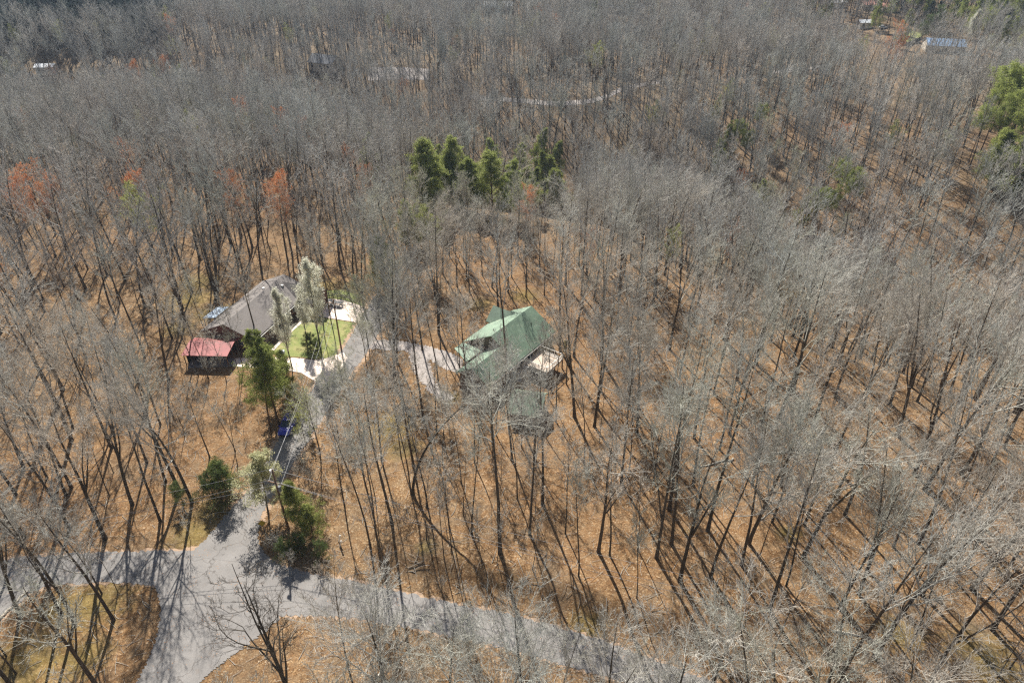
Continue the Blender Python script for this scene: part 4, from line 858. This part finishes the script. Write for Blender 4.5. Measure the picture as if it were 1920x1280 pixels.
KEYS = ['tall1', 'tall2', 'tall3', 'tall4', 'broad1', 'broad2', 'fork1', 'fork2', 'slim1', 'slim2', 'vase']
WTS = [4, 4, 3, 3, 5, 5, 3, 4, 2, 1, 2]
FK = ['ftall1', 'ftall2', 'ftall3', 'fbroad', 'fvase', 'fthin']; FW = {'open': [4, 4, 2, 1, 1, 3], 'dense': [2, 3, 4, 4, 3, 1]}
cand = []
for x, y in scatter(6.1, -175, 175, 19, 170, 5, lambda x, y: .95):
    if tooclose(x, y, 3.0) or blocked(x, y, 1.2): continue
    k = RD.choices(KEYS, WTS)[0]; H = RD.uniform(17, 26) if 'slim' not in k else RD.uniform(13, 20)
    if y < 36: H *= .78
    z0 = h1(x, y)
    if RD.random() > see(x, y, z0, H):
        k = RD.choice(['slim1', 'slim2', 'tall4']); H = RD.uniform(11, 15)
        if RD.random() > see(x, y, z0, H) ** .7: continue
    cand.append((x, y, H, k)); occ.append((x, y))
def inview(x, y, m=0):
    a = pix(x, y, h1(x, y)); b = pix(x, y, h1(x, y) + 20)
    return any(-m < q[0] < 1920 + m and -m < q[1] < 1280 + m for q in (a, b))
cand.sort(key=lambda c: math.hypot(c[0], c[1]) + (0 if inview(c[0], c[1]) else 1000))
nb = sum(p['kind'] == 'bare_tree' for p in PLACED); take = max(0, 300 - nb)
rest = cand[take:]
for x, y, H, k in cand[:take]:
    if math.hypot(x, y) > 118 and RD.random() < .5: k = RD.choice(FK)
    tl = (x + RD.gauss(0, .035) * H, y + RD.gauss(0, .035) * H); place(k, x, y, H, top=tl, rnd=RD)
# young thin trees between them
ns = 0
for x, y in scatter(4.4, -120, 120, 36, 122, 8, lambda x, y: .62 if (-32 < x < 28 and 44 < y < 108) else .26):
    if tooclose(x, y, 1.4) or blocked(x, y, .6) or not inview(x, y): continue
    k = RD.choice(['sap1', 'sap2', 'sap3', 'sap3']); H = {'sap1': RD.uniform(5, 9), 'sap2': RD.uniform(8, 12), 'sap3': RD.uniform(10, 15)}[k]
    q = see(x, y, 0, H); 
    if RD.random() > (.9 if q >= .15 else 0): continue
    place(k, x, y, H, rnd=RD, top=(x + RD.uniform(-.7, .7), y + RD.uniform(-.7, .7))); ns += 1

# distant wood: one object, instancing the tree meshes of the trees above
far = [(x, y, H, RD.choices(FK, FW['dense'])[0]) for x, y, H, k in rest]
def opening(x, y):     # the slope facing the camera beyond the ravine is more open
    d, s_ = poly_sd(np.array([x]), np.array([y]), RAV); d = float(d[0]) * float(s_[0])
    return 8 < d < 100
def dens(x, y): return .93 if opening(x, y) else 1
for x, y in scatter(4.8, -460, 460, 128, 330, 21, dens) + scatter(5.2, -780, 780, 330, 820, 22, lambda x, y: .98):
    if y < 172 and abs(x) < 175: continue
    if tooclose(x, y, 2.6) or blocked(x, y, 1.5): continue
    k = RD.choices(FK, FW['open' if opening(x, y) else 'dense'])[0]; H = RD.uniform(18, 24) if 'thin' not in k else RD.uniform(14, 20)
    if RD.random() > see(x, y, h1(x, y), H): continue
    if RD.random() < .05: k = RD.choice(['lime', 'red2', 'haze1', 'haze2', 'haze1', 'haze2', 'haze1']); H = RD.uniform(13, 18)
    ax, ay = pix(x, y, h1(x, y) + 20)
    if ax < 300 and ay < 14 - .03 * max(0, ax - 100): k = 'spruce'; H = RD.uniform(15, 21)
    far.append((x, y, H, k))
for x, y in scatter(6.0, -330, 330, 128, 360, 23, lambda x, y: .8):
    if blocked(x, y, 1) or see(x, y, h1(x, y), 10) < .2: continue
    far.append((x, y, RD.uniform(8, 14), RD.choice(['sap2', 'sap3'])))
for x, y in scatter(7.5, -900, 900, 560, 1000, 24, lambda x, y: .9):    # dark evergreens on the far slope, upper left
    px, py = pix(x, y, h1(x, y) + 8)
    if y > 820 or (px < 330 and py < 26): far.append((x, y, RD.uniform(14, 22), 'spruce' if px < 330 else RD.choice(['ftall2', 'ftall3', 'fbroad'])))
print('individual', len(PLACED), 'saplings', ns, 'far', len(far))
def woodland(name, items, label, cat):
    if not items: return
    keys = sorted({i[3] for i in items}); A = np.array([(i[0], i[1]) for i in items]); z = hgt(A[:, 0], A[:, 1])
    g = np.random.default_rng(3); n = len(items)
    me = bpy.data.meshes.new(name); me.vertices.add(n); me.vertices.foreach_set('co', np.column_stack([A, z]).astype(np.float32).ravel())
    for nm, ty, val in (('pidx', 'INT', np.array([keys.index(i[3]) for i in items], np.int32)), ('scl', 'FLOAT', np.array([i[2] / PROTO[i[3]]['H'] for i in items], np.float32))):
        a = me.attributes.new(nm, ty, 'POINT'); a.data.foreach_set('value', val)
    a = me.attributes.new('rot', 'FLOAT_VECTOR', 'POINT'); a.data.foreach_set('vector', np.column_stack([g.normal(0, .04, n), g.normal(0, .04, n), g.uniform(0, 6.28, n)]).astype(np.float32).ravel())
    me.update(); o = obj(name, me); tag(o, label, cat, kind='stuff')
    ng = bpy.data.node_groups.new('woodland', 'GeometryNodeTree'); ng.interface.new_socket('Geometry', in_out='INPUT', socket_type='NodeSocketGeometry'); ng.interface.new_socket('Geometry', in_out='OUTPUT', socket_type='NodeSocketGeometry')
    gi = ng.nodes.new('NodeGroupInput'); go = ng.nodes.new('NodeGroupOutput'); jo = ng.nodes.new('GeometryNodeJoinGeometry')
    def attr(nm, ty): q = ng.nodes.new('GeometryNodeInputNamedAttribute'); q.data_type = ty; q.inputs['Name'].default_value = nm; return q.outputs['Attribute']
    pi, sl, ro = attr('pidx', 'INT'), attr('scl', 'FLOAT'), attr('rot', 'FLOAT_VECTOR'); er = ng.nodes.new('FunctionNodeEulerToRotation'); ng.links.new(ro, er.inputs[0])
    for q, k in enumerate(keys):
        src = next(p['o'] for p in PLACED if p['key'] == k); jn = ng.nodes.new('GeometryNodeJoinGeometry')
        for ch in [c for c in bpy.data.objects if c.parent == src]:
            oi = ng.nodes.new('GeometryNodeObjectInfo'); oi.transform_space = 'ORIGINAL'; oi.inputs['Object'].default_value = ch; ng.links.new(oi.outputs['Geometry'], jn.inputs[0])
        ip = ng.nodes.new('GeometryNodeInstanceOnPoints'); cmpn = ng.nodes.new('FunctionNodeCompare'); cmpn.data_type = 'INT'; cmpn.operation = 'EQUAL'
        ng.links.new(pi, cmpn.inputs['A'] if not hasattr(cmpn.inputs, 'x') else cmpn.inputs[2])
        for s in cmpn.inputs:
            if s.enabled and s.name == 'A' and not s.is_linked: ng.links.new(pi, s)
            if s.enabled and s.name == 'B': s.default_value = q
        gti = ng.nodes.new('GeometryNodeGeometryToInstance'); ng.links.new(jn.outputs[0], gti.inputs[0])
        ng.links.new(gi.outputs[0], ip.inputs['Points']); ng.links.new(gti.outputs[0], ip.inputs['Instance']); ng.links.new(cmpn.outputs[0], ip.inputs['Selection'])
        ng.links.new(er.outputs[0], ip.inputs['Rotation']); ng.links.new(sl, ip.inputs['Scale']); ng.links.new(ip.outputs[0], jo.inputs[0])
    ng.links.new(jo.outputs[0], go.inputs[0]); md = o.modifiers.new('woodland', 'NODES'); md.node_group = ng
woodland('distant_woodland', far, 'grey leafless wood covering the hillsides beyond the near trees', 'woodland')

# fallen sticks over the leaf litter
g = np.random.default_rng(9); n = 9000; yy = 18 + 130 * g.uniform(0, 1, n) ** 1.1; xx = g.uniform(-1, 1, n) * (.8 * (yy * CP + HC * SP) + 6)
keep = np.array([not blocked(a, b, .3) for a, b in zip(xx, yy)]); xx, yy = xx[keep], yy[keep]; n = len(xx)
Ls = g.uniform(.5, 2.6, n); az = g.uniform(0, 6.28, n); tt = np.linspace(-.5, .5, 5)
px_ = xx[:, None] + np.cos(az)[:, None] * Ls[:, None] * tt; py_ = yy[:, None] + np.sin(az)[:, None] * Ls[:, None] * tt
bend = g.normal(0, .12, (n, 1)) * Ls[:, None] * (tt ** 2 - .1) * 3; px_ += -np.sin(az)[:, None] * bend; py_ += np.cos(az)[:, None] * bend
rr = g.uniform(.012, .04, n)[:, None] * np.linspace(1, .4, 5)[None]; pz_ = hgt(px_.ravel(), py_.ravel()).reshape(px_.shape) + rr + .02 + g.uniform(0, .06, (n, 1))
V, Q = tubes([(np.stack([px_, py_, pz_], -1), rr, 4)])
tag(obj('fallen_twigs', mesh_np('fallen_twigs', V, Q, smooth=True, mats=[M['twig']])), 'fallen sticks strewn over the leaf litter', 'fallen twigs', kind='stuff')
# air: a thin even haze
hm = bpy.data.materials.new('haze'); hm.use_nodes = True; ht = hm.node_tree; ht.nodes.remove(ht.nodes['Principled BSDF'])
vp = ht.nodes.new('ShaderNodeVolumePrincipled'); vp.inputs['Color'].default_value = (.66, .80, 1, 1); vp.inputs['Density'].default_value = .00012; vp.inputs['Anisotropy'].default_value = .2
ht.links.new(vp.outputs[0], ht.nodes['Material Output'].inputs['Volume'])
zmin = float(min(ZZ.min(), -21)) - 1; zmax = 112.0
m = MB(); m.box(-4700, 4700, -1800, 6300, zmin, zmax)
HZ = m.build('haze', hm); tag(HZ, 'thin bluish haze over the distant wood', 'haze', kind='stuff')

# ------------------------------------------------------------------ labels that single out each plant
LM = [('the green-roofed house', P(945, 680)), ('the brick house', P(470, 590)), ('the red carport', P(395, 672)), ('the utility pole at the junction', U0[:2]), ('the yellow road sign', s0), ('the blue SUV', P(535, 800)),
      ('the timber deck', P(1025, 700)), ('the green-roofed shed', (2.6, 84.6)), ('the oval lawn', P(600, 630)), ('the road junction', P(400, 1090)), ('the front road bend', P(850, 1160)), ('the white marker posts', P(636, 1020)),
      ('the leaning trunk', P(774, 926)), ('the gravel driveway', P(770, 655)), ('the second utility pole', P(655, 652)), ('the picnic tables', P(617, 570)), ('the pine cluster in the ravine', P(930, 380)), ('the pines at the right edge', P(1880, 310)),
      ('the small white-roofed building', P(90, 136)), ('the blue-roofed house', P(1766, 96)), ('the white pavilion', P(1619, 52)), ('the tall trunk by the front road', P(938, 1036)), ('the log by the left road edge', P(30, 1130)),
      ('the pale log right of the shed', P(1490, 845)), ('the log at the lower right', P(1605, 1190)), ('the thin pale branch at right', P(1340, 868)), ('the far grey-roofed house', P(612, 128)), ('the twisted tree', P(560, 1335))]
ORD = ['nearest', 'second nearest', 'third nearest', 'fourth nearest', 'fifth nearest', 'sixth nearest', 'seventh nearest', 'eighth nearest', 'ninth nearest', 'tenth nearest', 'eleventh nearest', 'twelfth nearest'] + [w_ + ' nearest' for w_ in 'thirteenth fourteenth fifteenth sixteenth seventeenth eighteenth nineteenth twentieth'.split()] + [
    'twenty-%s nearest' % w_ for w_ in 'first second third fourth fifth sixth seventh eighth ninth'.split()]
def direction(dx, dy):
    if abs(dx) > abs(dy): return 'right of' if dx > 0 else 'left of'
    return 'behind' if dy > 0 else 'in front of'
CAT = {'bare_tree': ('bare tree', 'bare grey trees'), 'sapling': ('sapling', 'thin young bare trees'), 'shrub': ('shrub', 'bare twiggy shrubs'), 'budding_tree': ('budding tree', 'trees in bud'), 'flowering_tree': ('pear tree', 'white flowering trees'),
       'evergreen_tree': ('evergreen', 'evergreen trees'), 'evergreen_shrub': ('evergreen shrub', 'evergreen shrubs')}
def desc(p):
    k, H, key = p['kind'], p['H'], p['key']
    if k == 'bare_tree':
        if key == 'dead': return 'twisted crooked bare tree'
        if key == 'leaner': return 'strongly leaning bare tree'
        a = 'tall' if H > 23 else 'short' if H < 18 else 'grey'
        return a + {'f': ' forked bare tree', 'b': ' broad-crowned bare tree', 's': ' slender bare tree', 'v': ' vase-shaped bare tree'}.get(key.replace('ftall', 'tall').replace('fthin', 'slim').replace('fbroad', 'broad').replace('fvase', 'vase')[0], ' bare tree')
    if k == 'sapling': return 'thin bare sapling'
    if k == 'shrub': return 'low bare twiggy shrub'
    if k == 'budding_tree': return 'rust-red budding tree' if key[:3] == 'red' else 'pale yellow-green budding shrub' if key == 'limeshrub' else 'hazy grey-green budding tree' if key[:4] == 'haze' else 'pale yellow-green budding tree'
    if k == 'flowering_tree': return 'round cream-flowering tree' if key == 'cream' else 'narrow white-blossoming pear tree'
    if k == 'evergreen_tree': return {'pine2': 'tufted green pine', 'pine1': 'tall green pine', 'fir': 'pointed green conifer', 'spruce': 'dark blue-green spruce', 'cedar': 'bushy green cedar'}[key]
    return 'dark green leafy shrub'
groups = {}
for p in PLACED: groups.setdefault(desc(p), []).append(p)
used = {}
for dsc, ps in groups.items():
    best = {}
    for li, (ln, (lx, ly)) in enumerate(LM):
        bins = {}
        for p in ps: bins.setdefault(direction(p['x'] - lx, p['y'] - ly), []).append(p)
        for dr, b in bins.items():
            b.sort(key=lambda p: math.hypot(p['x'] - lx, p['y'] - ly))
            for rk, p in enumerate(b):
                score = rk * 3 + math.hypot(p['x'] - lx, p['y'] - ly) * .12
                if id(p) not in best or score < best[id(p)][0]: best[id(p)] = (score, rk, dr, ln)
    for p in ps:
        s, rk, dr, ln = best[id(p)]
        if rk < len(ORD): lab = '%s, the %s %s %s' % (dsc, ORD[rk] if len(ps) > 1 else 'one', dr, ln)
        else: lab = '%s deep in the wood %s %s' % (dsc, dr, ln)
        lab = lab.replace('the nearest', 'nearest').replace('the one ', '')
        if len(lab.split()) > 16: lab = lab.replace('-crowned', '').replace('the small ', 'the ').replace(' bare tree', ' tree').replace('grey slender', 'slender')
        c, g = CAT[p['kind']]; tag(p['o'], lab, c, g)
